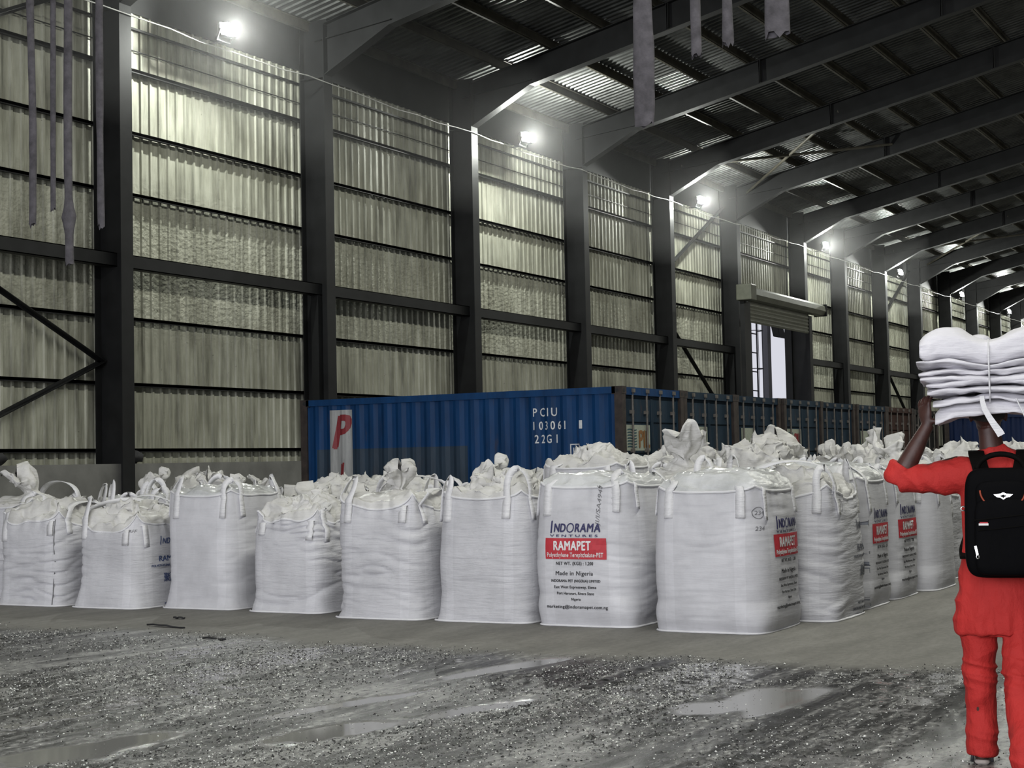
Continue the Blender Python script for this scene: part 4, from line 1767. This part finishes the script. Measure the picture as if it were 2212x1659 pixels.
# trunk (under the clothes), neck and head
loft(q, [((0, 0, .80), .14, .10), ((0, 0, .95), .145, .10), ((0, 0, 1.08), .125, .09), ((.005, 0, 1.25), .15, .10), ((.005, 0, 1.38), .155, .09), ((.0, 0, 1.43), .10, .075),
         ((-.015, .005, 1.47), .058, .062), ((-.02, .01, 1.53), .052, .058), ((-.024, .012, 1.57), .052, .06)])
hc = (-.026, .025, 1.632)
ball(q, (hc[0], hc[1] - .012, hc[2] + .025), (.076, .092, .095), 24)          # skull
ball(q, (hc[0], hc[1] + .03, hc[2] - .035), (.058, .062, .068), 20)           # jaw and cheeks
ball(q, (hc[0], hc[1] + .078, hc[2] - .078), (.022, .018, .018), 12)          # chin
loft(q, [((hc[0], hc[1] + .082, hc[2] + .018), .009, .010), ((hc[0], hc[1] + .098, hc[2] - .008), .012, .012), ((hc[0], hc[1] + .102, hc[2] - .022), .019, .012)], 10)   # nose
loft(q, [((hc[0] - .024, hc[1] + .086, hc[2] - .050), .006, .006), ((hc[0], hc[1] + .093, hc[2] - .049), .010, .009), ((hc[0] + .024, hc[1] + .086, hc[2] - .050), .006, .006)], 10, (0, 0, 1))   # mouth
loft(q, [((hc[0] - .045, hc[1] + .068, hc[2] + .030), .008, .008), ((hc[0], hc[1] + .083, hc[2] + .030), .009, .009), ((hc[0] + .045, hc[1] + .068, hc[2] + .030), .008, .008)], 10, (0, 0, 1))   # brow
for s in (-1, 1):
    ball(q, (hc[0] + s * .079, hc[1] - .002, hc[2] - .002), (.010, .020, .032), 12)
# legs
for H_, K_, A_ in ((LH, LK, LA), (RH, RK, RA)):
    loft(q, [(H_, .082, .085), ((H_[0] * .5 + K_[0] * .5, H_[1] * .5 + K_[1] * .5 + .01, .66), .070, .074), (K_, .053, .056),
             ((K_[0] * .6 + A_[0] * .4, K_[1] * .6 + A_[1] * .4 - .015, K_[2] * .6 + A_[2] * .4), .050, .055), ((K_[0] * .2 + A_[0] * .8, K_[1] * .2 + A_[1] * .8, K_[2] * .2 + A_[2] * .8), .034, .038), (A_, .034, .040)])
    tilt = .015 if A_ is RA else 0
    loft(q, [((A_[0], A_[1] - .055, A_[2] - .03), .026, .03), ((A_[0], A_[1] - .03, A_[2] - .045), .034, .036), ((A_[0], A_[1] + .04, A_[2] - .045 - tilt * .4), .036, .034), ((A_[0], A_[1] + .12, A_[2] - .058 - tilt * .8), .044, .022), ((A_[0], A_[1] + .18, A_[2] - .066 - tilt), .040, .014)], 16)


def arm(q, SH, EL, WR, s):
    SH, EL, WR = Vector(SH), Vector(EL), Vector(WR)
    loft(q, [(SH, .050, .052), (SH.lerp(EL, .4), .044, .048), (EL, .036, .040)], 16, (0, 0, 1))
    loft(q, [(EL - (WR - EL) * .05, .042, .044), (EL.lerp(WR, .25), .049, .049), (EL.lerp(WR, .6), .042, .041), (EL.lerp(WR, .95), .031, .029), (WR + (WR - EL).normalized() * .015, .031, .027)], 16, (1, 0, 0))
    # palm stands up against the side of the bundle, fingers bend in over its edge
    up_ = Vector((s * .10, .10, .98)).normalized()
    inn = Vector((-s * .75, .66, 0)).normalized()
    fwd = Vector((s * .66, .75, 0)).normalized()
    P0 = WR + up_ * .02
    P1 = WR + up_ * .095
    loft(q, [(P0, .020, .033), (P0 + up_ * .035, .021, .044), (P1 - up_ * .01, .017, .047), (P1 + up_ * .008, .013, .043)], 14, tuple(inn))
    for k, (off, ln_) in enumerate(((-.034, .066), (-.012, .076), (.011, .072), (.033, .058))):
        base = P1 + fwd * off - up_ * .012
        d0 = (up_ * 1.0 + inn * .05 + fwd * off * 2).normalized()
        d1 = (up_ * .85 + inn * .50).normalized()
        d2 = (up_ * .45 + inn * .88).normalized()
        a1 = base + d0 * ln_ * .48
        a2 = a1 + d1 * ln_ * .32
        a3 = a2 + d2 * ln_ * .26
        loft(q, [(base, .0102, .0102), (a1, .0095, .0095), (a2, .0088, .0088), (a3, .0072, .007)], 10)
    # thumb runs in under the bottom of the bundle
    b0 = P0 + Vector((-s * .012, -.012, .004))
    b1 = b0 + Vector((-s * .036, -.010, .002))
    b2 = b1 + Vector((-s * .028, .004, -.004))
    loft(q, [(b0, .017, .017), (b1, .0125, .0125), (b2, .009, .009)], 10)


arm(q, (-.160, 0, 1.395), (-.445, .02, 1.335), (-.308, .03, 1.585), -1)
arm(q, (.165, 0, 1.395), (.440, .02, 1.335), (.318, .03, 1.590), 1)
person = fuse(q, 'person', skin_mt, None, .0052, 3, None)
person.location = PLOC
person.rotation_euler = (0, 0, PRZ)
tag(person, 'person in red seen from behind, left elbow out, steadying a white bundle on the head', 'person')
for s in (-1, 1):
    e = MB()
    ball(e, (hc[0] + s * .030, hc[1] + .073, hc[2] + .012), (.012, .010, .010), 12)
    e.build('eye', eye_m, person, smooth=True)
# hair
q = MB()
rows = []
for i in range(15):
    ph = PI * .60 * i / 14
    rows.append([(hc[0] + .081 * math.sin(ph) * math.cos(a), hc[1] - .014 + .097 * math.sin(ph) * math.sin(a) - (.0 if math.sin(a) > 0 else .0), hc[2] + .027 + .100 * math.cos(ph) - (.030 * max(0, -math.sin(a)) * (i / 14) ** 2) + .03 * max(0, math.sin(a)) * (i / 14) ** 3) for a in [2 * PI * k / 32 for k in range(32)]])
A1 = np.array(rows)
q.grid(A1, closed=True)
q.build('hair', hair_m, person, smooth=True)


def wr_cloth(seed, amp=.006):
    def f(co):
        x, y, z = co.T
        a = 1 - 2 * np.abs(vn(x * 7 + z * 3, y * 7, z * 10 - x * 4, seed))
        b_ = vn(x * 3.5, y * 3.5, z * 4.5, seed + 1)
        c_ = 1 - 2 * np.abs(vn(x * 16, y * 16, z * 13 + x * 8, seed + 2))
        return amp * (.9 * a * np.clip(.5 + b_, 0, 1) + .8 * b_ + .35 * c_)
    return f


# tunic with sleeves to the elbow
q = MB()
loft(q, [((.0, .0, .615), .196, .125), ((.0, .0, .64), .197, .128), ((0, 0, .78), .192, .128), ((0, 0, .93), .174, .120), ((0, 0, 1.06), .162, .115), ((.0, 0, 1.22), .168, .122), ((.0, 0, 1.34), .172, .120),
         ((.0, 0, 1.40), .155, .105), ((-.005, 0, 1.44), .118, .085), ((-.012, 0, 1.468), .078, .072), ((-.016, 0, 1.485), .068, .068)], 36)
for s, E_ in ((-1, (-.450, .02, 1.335)), (1, (.445, .02, 1.335))):
    E_ = Vector(E_)
    F_ = E_ + (Vector((s * .313, .03, 1.59)) - E_) * .22
    loft(q, [((s * .100, 0, 1.365), .080, .085), ((s * .16, 0, 1.350), .092, .088), ((s * .22, .003, 1.338), .082, .082), ((s * .33, .012, 1.336), .070, .070), (tuple(E_ - Vector((s * .01, 0, 0))), .060, .060)], 22, (0, 0, 1))
    loft(q, [(tuple(E_ - (F_ - E_) * .30), .046, .05), (tuple(E_), .060, .058), (tuple(F_), .061, .058)], 22, (1, 0, 0))


def tun(co):
    base = wr_cloth(5, .012)(co)
    x, y, z = co.T
    # hanging folds towards the hem, creases radiating at the armpits
    hem = np.clip((1.0 - z) / .35, 0, 1)
    base = base + hem * .007 * vn(np.arctan2(y, x) * 4.5, z * 1.5, 0, 50)
    arm_ = np.clip((np.abs(x) - .15) / .1, 0, 1) * (z > 1.2)
    base = base + arm_ * .006 * (1 - 2 * np.abs(vn(x * 16 + z * 14, z * 6, 0, 51)))
    return base


tunic = fuse(q, 'tunic', red_m, person, .0055, 5, tun)
# trousers
q = MB()
loft(q, [((0, 0, .60), .165, .10), ((0, 0, .80), .17, .11)], 28)
loft(q, [((LH[0], 0, .74), .095, .098), ((-.102, .015, .60), .084, .088), ((LK[0], LK[1], LK[2]), .073, .078), ((-.106, .035, .38), .070, .076), ((-.108, .05, .24), .066, .072), ((LA[0], LA[1] - .008, .115), .062, .070), ((LA[0], LA[1] - .008, .040), .064, .074)], 24)
loft(q, [((RH[0], 0, .74), .095, .098), ((.086, -.045, .60), .086, .090), ((RK[0], RK[1], RK[2]), .077, .082), ((.082, -.15, .38), .073, .080), ((.085, -.235, .24), .069, .076), ((RA[0], RA[1] - .012, .13), .066, .073), ((RA[0], RA[1] - .012, .050), .066, .076)], 24)


def trs(co):
    x, y, z = co.T
    base = wr_cloth(8, .011)(co)
    knee = np.exp(-((z - .45) / .09) ** 2) + .8 * np.exp(-((z - .14) / .06) ** 2)
    return base + knee * .008 * (1 - 2 * np.abs(vn(x * 4, y * 4, z * 26 + x * 6, 61)))


fuse(q, 'trousers', red_m, person, .0055, 4, trs)
# shoes
for A_, lift in ((LA, 0.0), (RA, .012)):
    q = MB()
    ax, ay = A_[0], A_[1]
    loft(q, [((ax, ay - .075, .012 + lift), .030, .011), ((ax, ay - .03, .012 + lift), .037, .011), ((ax, ay + .05, .012 + lift * .7), .036, .011), ((ax, ay + .13, .012 + lift * .3), .047, .011), ((ax, ay + .20, .012), .040, .010)], 18)
    q.build('sandal_sole', sole_m, person, smooth=True)
    q = MB()
    for yy, zz_ in ((ay + .10, .050), (ay - .045, .075)):
        q.tube([(ax + .046 * math.cos(a), yy, .012 + lift * .5 + zz_ * math.sin(a)) for a in [PI * k / 10 for k in range(11)]], .007, 8)
    q.build('sandal_strap', black_i, person, smooth=True)

# ------------------------------------------------------------------ backpack
bp = empty('backpack', PLOC, PRZ)
tag(bp, 'black backpack with orange U-shaped piping worn on the red back', 'backpack')


def rbox(cx, cy, cz, hx, hy, hz, nx=5, n=40, m=30, e=.35, mat=None, taper=0.0):
    rows = []
    for i in range(m + 1):
        ph = -PI / 2 + PI * i / m
        sv, cv = math.sin(ph), math.cos(ph)
        sz = math.copysign(abs(sv) ** e, sv)
        cr = abs(cv) ** e
        ring = []
        for k in range(n):
            a = 2 * PI * k / n
            ca, sa = math.cos(a), math.sin(a)
            tp = 1 - taper * (sz + 1) / 2
            ring.append((cx + hx * tp * cr * math.copysign(abs(ca) ** e, ca), cy + hy * cr * math.copysign(abs(sa) ** e, sa), cz + hz * sz))
        rows.append(ring)
    q = MB()
    q.grid(np.array(rows), closed=True)
    return q


YB = -.125
q = rbox(.026, YB - .085, 1.135, .176, .085, .250, e=.34, n=56, m=44, taper=.06)
pbody = q.build('main_compartment', pack_m, bp, smooth=True)
q = rbox(.026, YB - .165, 1.075, .132, .050, .175, e=.36, n=48, m=36, taper=.05)
q.build('front_pocket', pack_m, bp, smooth=True)
q = rbox(.026, YB - .168, 1.255, .118, .030, .072, e=.5, n=48, m=24)
q.build('top_flap', pack_m, bp, smooth=True)
q = MB()
q.tube([(.026 + .098 * math.cos(a) * (1.0), YB - .198 - .004 * abs(math.sin(a)), 1.285 + .085 * math.sin(a)) for a in [PI + PI * k / 24 for k in range(25)]], .0042, 8)
q.build('orange_piping', orange_m, bp, smooth=True)
q = MB()
q.tube([(-.105, YB - .213, 1.150), (-.03, YB - .219, 1.158), (.06, YB - .219, 1.168), (.155, YB - .208, 1.178)], .003, 6)
q.tube([(-.085, YB - .216, 1.105), (-.01, YB - .221, 1.111), (.07, YB - .221, 1.120), (.15, YB - .210, 1.130)], .0025, 6)
q.build('pocket_zipper', pack2_m, bp)
q = MB()
pts = [(.022 + .145 * math.copysign(abs(math.cos(a)) ** .5, math.cos(a)), YB - .128, 1.14 + .232 * math.copysign(abs(math.sin(a)) ** .5, math.sin(a))) for a in [2 * PI * k / 60 for k in range(61)]]
q.tube(pts, .0045, 6, caps=False)
q.build('edge_piping', pack2_m, bp, smooth=True)
# grab handle
q = MB()
q.tube([(.022 + .105 * math.cos(a), YB - .055, 1.375 + .072 * math.sin(a)) for a in [PI * k / 16 for k in range(17)]], [.013] * 17, 10)
q.build('grab_handle', pack2_m, bp, smooth=True)
# zip pulls
for x in (-.008, .052):
    q = MB()
    q.box(x - .007, x + .007, YB - .152, YB - .144, 1.310, 1.352)
    q.tube([(x + .007 * math.cos(a), YB - .153, 1.306 + .008 * math.sin(a)) for a in [2 * PI * k / 10 for k in range(11)]], .002, 6)
    q.build('zip_pull', chrome_m, bp, bevel=.002)
q = MB()
q.tube([(.005, YB - .15, 1.350), (.018, YB - .153, 1.357), (.030, YB - .153, 1.350), (.045, YB - .15, 1.355)], .003, 6)
q.build('zip_slider', chrome_m, bp)
# winged badge
q = MB()
w = [(-.042, .008), (-.012, .011), (-.004, .016), (.004, .016), (.012, .011), (.042, .008), (.028, -.004), (.014, -.006), (.0, -.016), (-.014, -.006), (-.028, -.004)]
bx, bz, by = .028, 1.258, YB - .199
q.add([(bx + u, by - .003, bz + v_) for u, v_ in w] + [(bx + u, by + .01, bz + v_) for u, v_ in w],
      [tuple(range(11)), tuple(reversed(range(11, 22)))] + [(k, (k + 1) % 11, 11 + (k + 1) % 11, 11 + k) for k in range(11)])
q.build('winged_badge', chrome_m, bp)
q = MB()
q.add([(bx + u * .34, by - .0035, bz - .001 + v_ * .5) for u, v_ in w], [tuple(range(11))])
q.build('badge_inlay', pack_m, bp)
q = MB()
q.box(-.082, -.040, YB - .222, YB - .212, 1.128, 1.137)
q.build('tag_white', white_i, bp)
q = MB()
q.box(-.078, -.042, YB - .2215, YB - .212, 1.137, 1.143)
q.build('tag_red', red_i, bp)
q = MB()
q.bar((-.100, YB - .205, 1.035), (-.092, YB - .212, .995), .010, .006, (0, 1, 0))
q.tube([(-.091 + .006 * math.cos(a), YB - .212, .987 + .009 * math.sin(a)) for a in [2 * PI * k / 10 for k in range(11)]], .0022, 6)
q.build('side_zip_pull', chrome_m, bp)
q = MB()
q.tube([(-.150 + .010 * math.cos(a), YB - .08, 1.200 + .010 * math.sin(a)) for a in [2 * PI * k / 12 for k in range(13)]], .003, 6)
q.build('side_ring', chrome_m, bp)
# shoulder straps
for s in (-1, 1):
    q = MB()
    x0 = .022 + s * .085
    pts = [(x0 - s * .005, YB - .03, 1.34), (x0 + s * .010, YB - .0, 1.405), (x0 + s * .022, YB + .05, 1.452), (x0 + s * .022, .0, 1.458), (x0 + s * .018, .07, 1.425), (x0 + s * .015, .125, 1.34), (x0 + s * .03, .145, 1.22), (x0 + s * .055, .125, 1.08), (x0 + s * .08, .04, 1.0), (x0 + s * .075, YB + .0, .97)]
    pts = [tuple(Vector(p)) for p in pts]
    # smooth the path
    fine = []
    for i in range(len(pts) - 1):
        p0 = Vector(pts[max(i - 1, 0)]); p1 = Vector(pts[i]); p2 = Vector(pts[i + 1]); p3 = Vector(pts[min(i + 2, len(pts) - 1)])
        for k in range(5):
            f = k / 5
            fine.append(.5 * ((2 * p1) + (-p0 + p2) * f + (2 * p0 - 5 * p1 + 4 * p2 - p3) * f * f + (-p0 + 3 * p1 - 3 * p2 + p3) * f ** 3))
    fine.append(Vector(pts[-1]))
    q.ribbon(fine, [(1, 0, 0)] * len(fine), .072, .014)
    q.build('shoulder_strap', pack2_m, bp, smooth=False, bevel=.003)

# ------------------------------------------------------------------ bundle of folded sacks on the head
sb = empty('sack_bundle', PLOC, PRZ)
tag(sb, 'tied stack of folded white woven sacks carried on the head', 'sack bundle')
XT = -.014                      # where the tie runs


def pinch(x, z, zc=1.80, k=.26, wd=.10):
    return zc + (z - zc) * (1 - k * np.exp(-((x - XT) / wd) ** 2))


def slab(name, x0, x1, y0, y1, z0, z1, seed, n=90, m=40, wav=.012, dome=0.0, droop=0.0, pk=.26, rnd=.5, ear=0.0):
    """soft folded slab: cross-section in Y-Z swept along X"""
    rows = []
    xs = np.linspace(0, 1, n)
    for f in xs:
        e = max(.05, (1 - abs(2 * f - 1) ** 7)) ** .5
        x = x0 + (x1 - x0) * f
        th = (z1 - z0) * (.35 + .65 * e)
        zc = (z0 + z1) / 2 + wav * float(vn(x * 5, seed * 1.3, 0, 71)) + wav * .5 * float(vn(x * 13, seed * 2.1, 0, 72))
        ye = .012 * float(vn(x * 9, seed * 3.3, 0, 73))
        ring = []
        for k in range(m):
            a = 2 * PI * k / m
            ca, sa = math.cos(a), math.sin(a)
            yy = (y0 + y1) / 2 + (y1 - y0) / 2 * math.copysign(abs(ca) ** .45, ca) * (.93 + .07 * e) + (ye if ca < 0 else -ye)
            z = zc + th / 2 * math.copysign(abs(sa) ** rnd, sa) * (1 + .10 * float(vn(x * 8, yy * 8, seed, 74)))
            edge = max(0, abs(2 * (yy - y0) / (y1 - y0) - 1) - .4) / .6
            xe = max(0, abs(2 * f - 1) - .5) / .5
            z += dome * (1 - edge ** 2) * (1 if sa > 0 else .3) - droop * (edge ** 2 + xe ** 2)
            z += .006 * float(vn(x * 22, yy * 22, z * 22, seed + 75)) + .007 * float(vn(x * 10, yy * 10, z * 30, seed + 76))
            yy += .009 * float(vn(z * 75, x * 3, seed, 78)) * (abs(ca) > .5)
            z = float(pinch(x, z, k=pk))
            ring.append((x, yy, z))
        rows.append(ring)
    q = MB()
    A_ = np.array(rows)
    q.grid(A_, closed=True)
    q.f.append(tuple(reversed(range(m))))
    q.f.append(tuple(range((n - 1) * m, n * m)))
    q.mi += [0, 0]
    return q.build(name, sack_m, sb, smooth=True)


rr = random.Random(3)
slab('folded_sack', -.262, .246, -.19, .20, 1.655, 1.705, 1, wav=.008, droop=.045, pk=.0)
slab('folded_sack', -.270, .252, -.20, .20, 1.700, 1.725, 2, wav=.010, droop=.022, pk=.1)
zz = 1.724
ths = [.034, .028, .036, .030]
for k, th in enumerate(ths):
    slab('folded_sack', -.285 - .012 * k + rr.uniform(-.014, .01), .262 + .012 * k + rr.uniform(-.01, .014), -.21 + rr.uniform(-.012, .012), .21, zz, zz + th * 1.06, 3 + k, wav=.010, pk=.2, droop=.006)
    zz += th
slab('folded_sack', -.338, .318, -.215, .215, zz - .002, zz + .032, 12, wav=.016, pk=.30, droop=-.012)
slab('folded_sack', -.322, .305, -.205, .21, zz + .024, 2.022, 13, wav=.012, pk=.20, dome=.014, rnd=.62, droop=.012)
q = MB()
ball(q, (-.055, .0, 1.985), (.055, .07, .030), 14)
o = q.build('fold_knot', sack_m, sb, smooth=True)
# tie string and its loose end
q = MB()
lp = []
for k in range(41):
    a = 2 * PI * k / 40
    lp.append((XT, -.002 + .222 * math.copysign(abs(math.cos(a)) ** .5, math.cos(a)), 1.825 + .158 * math.copysign(abs(math.sin(a)) ** .5, math.sin(a))))
q.tube(lp, .0042, 6, caps=False)
q.build('tie_string', strap_m, sb, smooth=True)
q = MB()
pts = [Vector((-.05, -.20, 1.715)), Vector((-.048, -.222, 1.69)), Vector((-.040, -.232, 1.655)), Vector((-.022, -.236, 1.62)), Vector((-.002, -.238, 1.585)), Vector((.022, -.238, 1.548)), Vector((.030, -.238, 1.532))]
q.ribbon(pts, [(1, 0, .1)] * 7, [.020, .022, .024, .026, .030, .034, .034], .004)
q.build('loose_tie_end', strap_m, sb)
q = MB()
q.tube([(.10, -.2, 1.70), (.125, -.225, 1.64), (.15, -.232, 1.57), (.165, -.235, 1.50)], .003, 6)
q.build('loose_thread', strap_m, sb)

# ------------------------------------------------------------------ wet crumbs and resin chips on the mucky ground
def debris():
    rs = np.random.RandomState(4)
    M = 190000
    x = rs.uniform(PX0 + .3, 11.3, M)
    y = rs.uniform(PY0 + .3, PY1 - .3, M)
    wob = 0.35 * vn(x * 0 + 3.3, y * 0.9, 0, 5)
    dens = np.clip(.35 - .8 * (vn(x * .35, y * 1.1, 0, 11) * .6 + vn(x * .9, y * 2.8, 0, 12) * .4), .03, 1) * np.clip((11.0 + wob - x) / .6, 0, 1)
    # keep to what the camera's side of the hall shows
    for px, py, rx, ry in ((7.25, 5.05, 0.65, 0.22), (6.2, 6.0, 0.7, 0.28), (8.15, 4.75, 0.6, 0.14), (9.0, 3.3, 0.8, 0.35), (8.0, 5.6, 0.8, 0.12), (9.8, 5.5, 0.7, 0.15)):
        c, s = math.cos(-0.22), math.sin(-0.22)
        dx, dy = (x - px) * c + (y - py) * s, -(x - px) * s + (y - py) * c
        dens = dens * np.where((dx / rx) ** 2 + (dy / ry) ** 2 < .9, .06, 1)
    keep = (rs.rand(M) < dens * 1.25) & (y < x * 1.25 + .6) & (y > x * .10 - .4)
    x, y = x[keep], y[keep]
    n = len(x)
    sz = (.0028 + .008 * rs.rand(n) ** 3.5) * (.6 + .05 * x)
    ax = sz * rs.uniform(.7, 1.8, n)
    ay = sz * rs.uniform(.6, 1.1, n)
    az = sz * rs.uniform(.35, .8, n)
    th = rs.uniform(0, PI, n)
    tl = rs.uniform(-.5, .5, n)
    base = np.array([(1, 0, 0), (0, 1, 0), (-1, 0, 0), (0, -1, 0), (.2, .1, 1), (-.1, 0, -.6)], float)
    c, s = np.cos(th), np.sin(th)
    P = np.empty((n, 6, 3))
    for k in range(6):
        bx, by, bz = base[k]
        X = ax * bx * (1 + .3 * rs.uniform(-1, 1, n))
        Y = ay * by * (1 + .3 * rs.uniform(-1, 1, n))
        Z = az * bz + X * tl * .5
        P[:, k, 0] = x + X * c - Y * s
        P[:, k, 1] = y + X * s + Y * c
        P[:, k, 2] = .006 + sz * .3 + Z
    F = np.array([(0, 1, 4), (1, 2, 4), (2, 3, 4), (3, 0, 4), (1, 0, 5), (2, 1, 5), (3, 2, 5), (0, 3, 5)])
    Fa = (F[None] + (np.arange(n) * 6)[:, None, None]).reshape(-1, 3)
    me = bpy.data.meshes.new('debris_chips')
    me.vertices.add(n * 6)
    me.vertices.foreach_set('co', P.reshape(-1))
    me.loops.add(Fa.size)
    me.loops.foreach_set('vertex_index', Fa.ravel().astype(np.int32))
    me.polygons.add(len(Fa))
    me.polygons.foreach_set('loop_start', np.arange(0, Fa.size, 3, dtype=np.int32))
    me.update(calc_edges=True)
    mt, t, b = nt('wet_chips')
    v = coords(t)
    f = noise_tex(t, v, 55, 1)
    L(t, ramp(t, f, [(0.42, (0.008, 0.008, 0.008)), (0.53, (0.07, 0.07, 0.07)), (0.60, (0.75, 0.76, 0.72))]), b.inputs['Base Color'])
    b.inputs['Roughness'].default_value = 0.18
    me.materials.append(mt)
    tag(link('debris_chips', me), 'wet dark crumbs and pale resin chips scattered over the muddy ground', 'debris', kind='stuff')


debris()
for (x, y, ln, a, lab) in ((11.25, 9.9, .55, .9, 'long thin black scrap on the floor before the left bags'), (10.55, 8.75, .28, 1.2, 'flat dark scrap on the floor at the edge of the mud'),
                           (11.9, 10.3, .16, 1.3, 'small curled black scrap close to the foot of a bag')):
    q = MB()
    rows = []
    for i in range(13):
        f = i / 12
        w = .035 * math.sin(PI * min(1, f * 1.02)) + .004
        rows.append([(x + (f - .5) * ln * math.cos(a) * .3 + w * cx_ * .8, y + (f - .5) * ln, .012 + .012 * cz_ + .008 * float(vn(f * 6, x, 0, 5))) for cx_, cz_ in ((-1, 0), (-.4, .7), (.5, .6), (1, 0), (0, -.6))])
    q.grid(np.array(rows), closed=True)
    tag(q.build('floor_scrap', black_m, smooth=True), lab, 'scrap')

# ------------------------------------------------------------------ dusty air in the hall
mt = bpy.data.materials.new('dusty_air')
mt.use_nodes = True
t = mt.node_tree
t.nodes.remove(t.nodes['Principled BSDF'])
vs_n = t.nodes.new('ShaderNodeVolumeScatter')
vs_n.inputs['Density'].default_value = 0.010
vs_n.inputs['Anisotropy'].default_value = 0.25
vs_n.inputs['Color'].default_value = (1, 1, 1, 1)
t.links.new(vs_n.outputs[0], t.nodes['Material Output'].inputs['Volume'])
q = MB().box(14.8, 68, 16.6, 19.3, 7.4, 10.9)
tag(q.build('dust_haze', mt), 'thin dusty haze glowing around the wall floodlights', 'haze', kind='stuff')
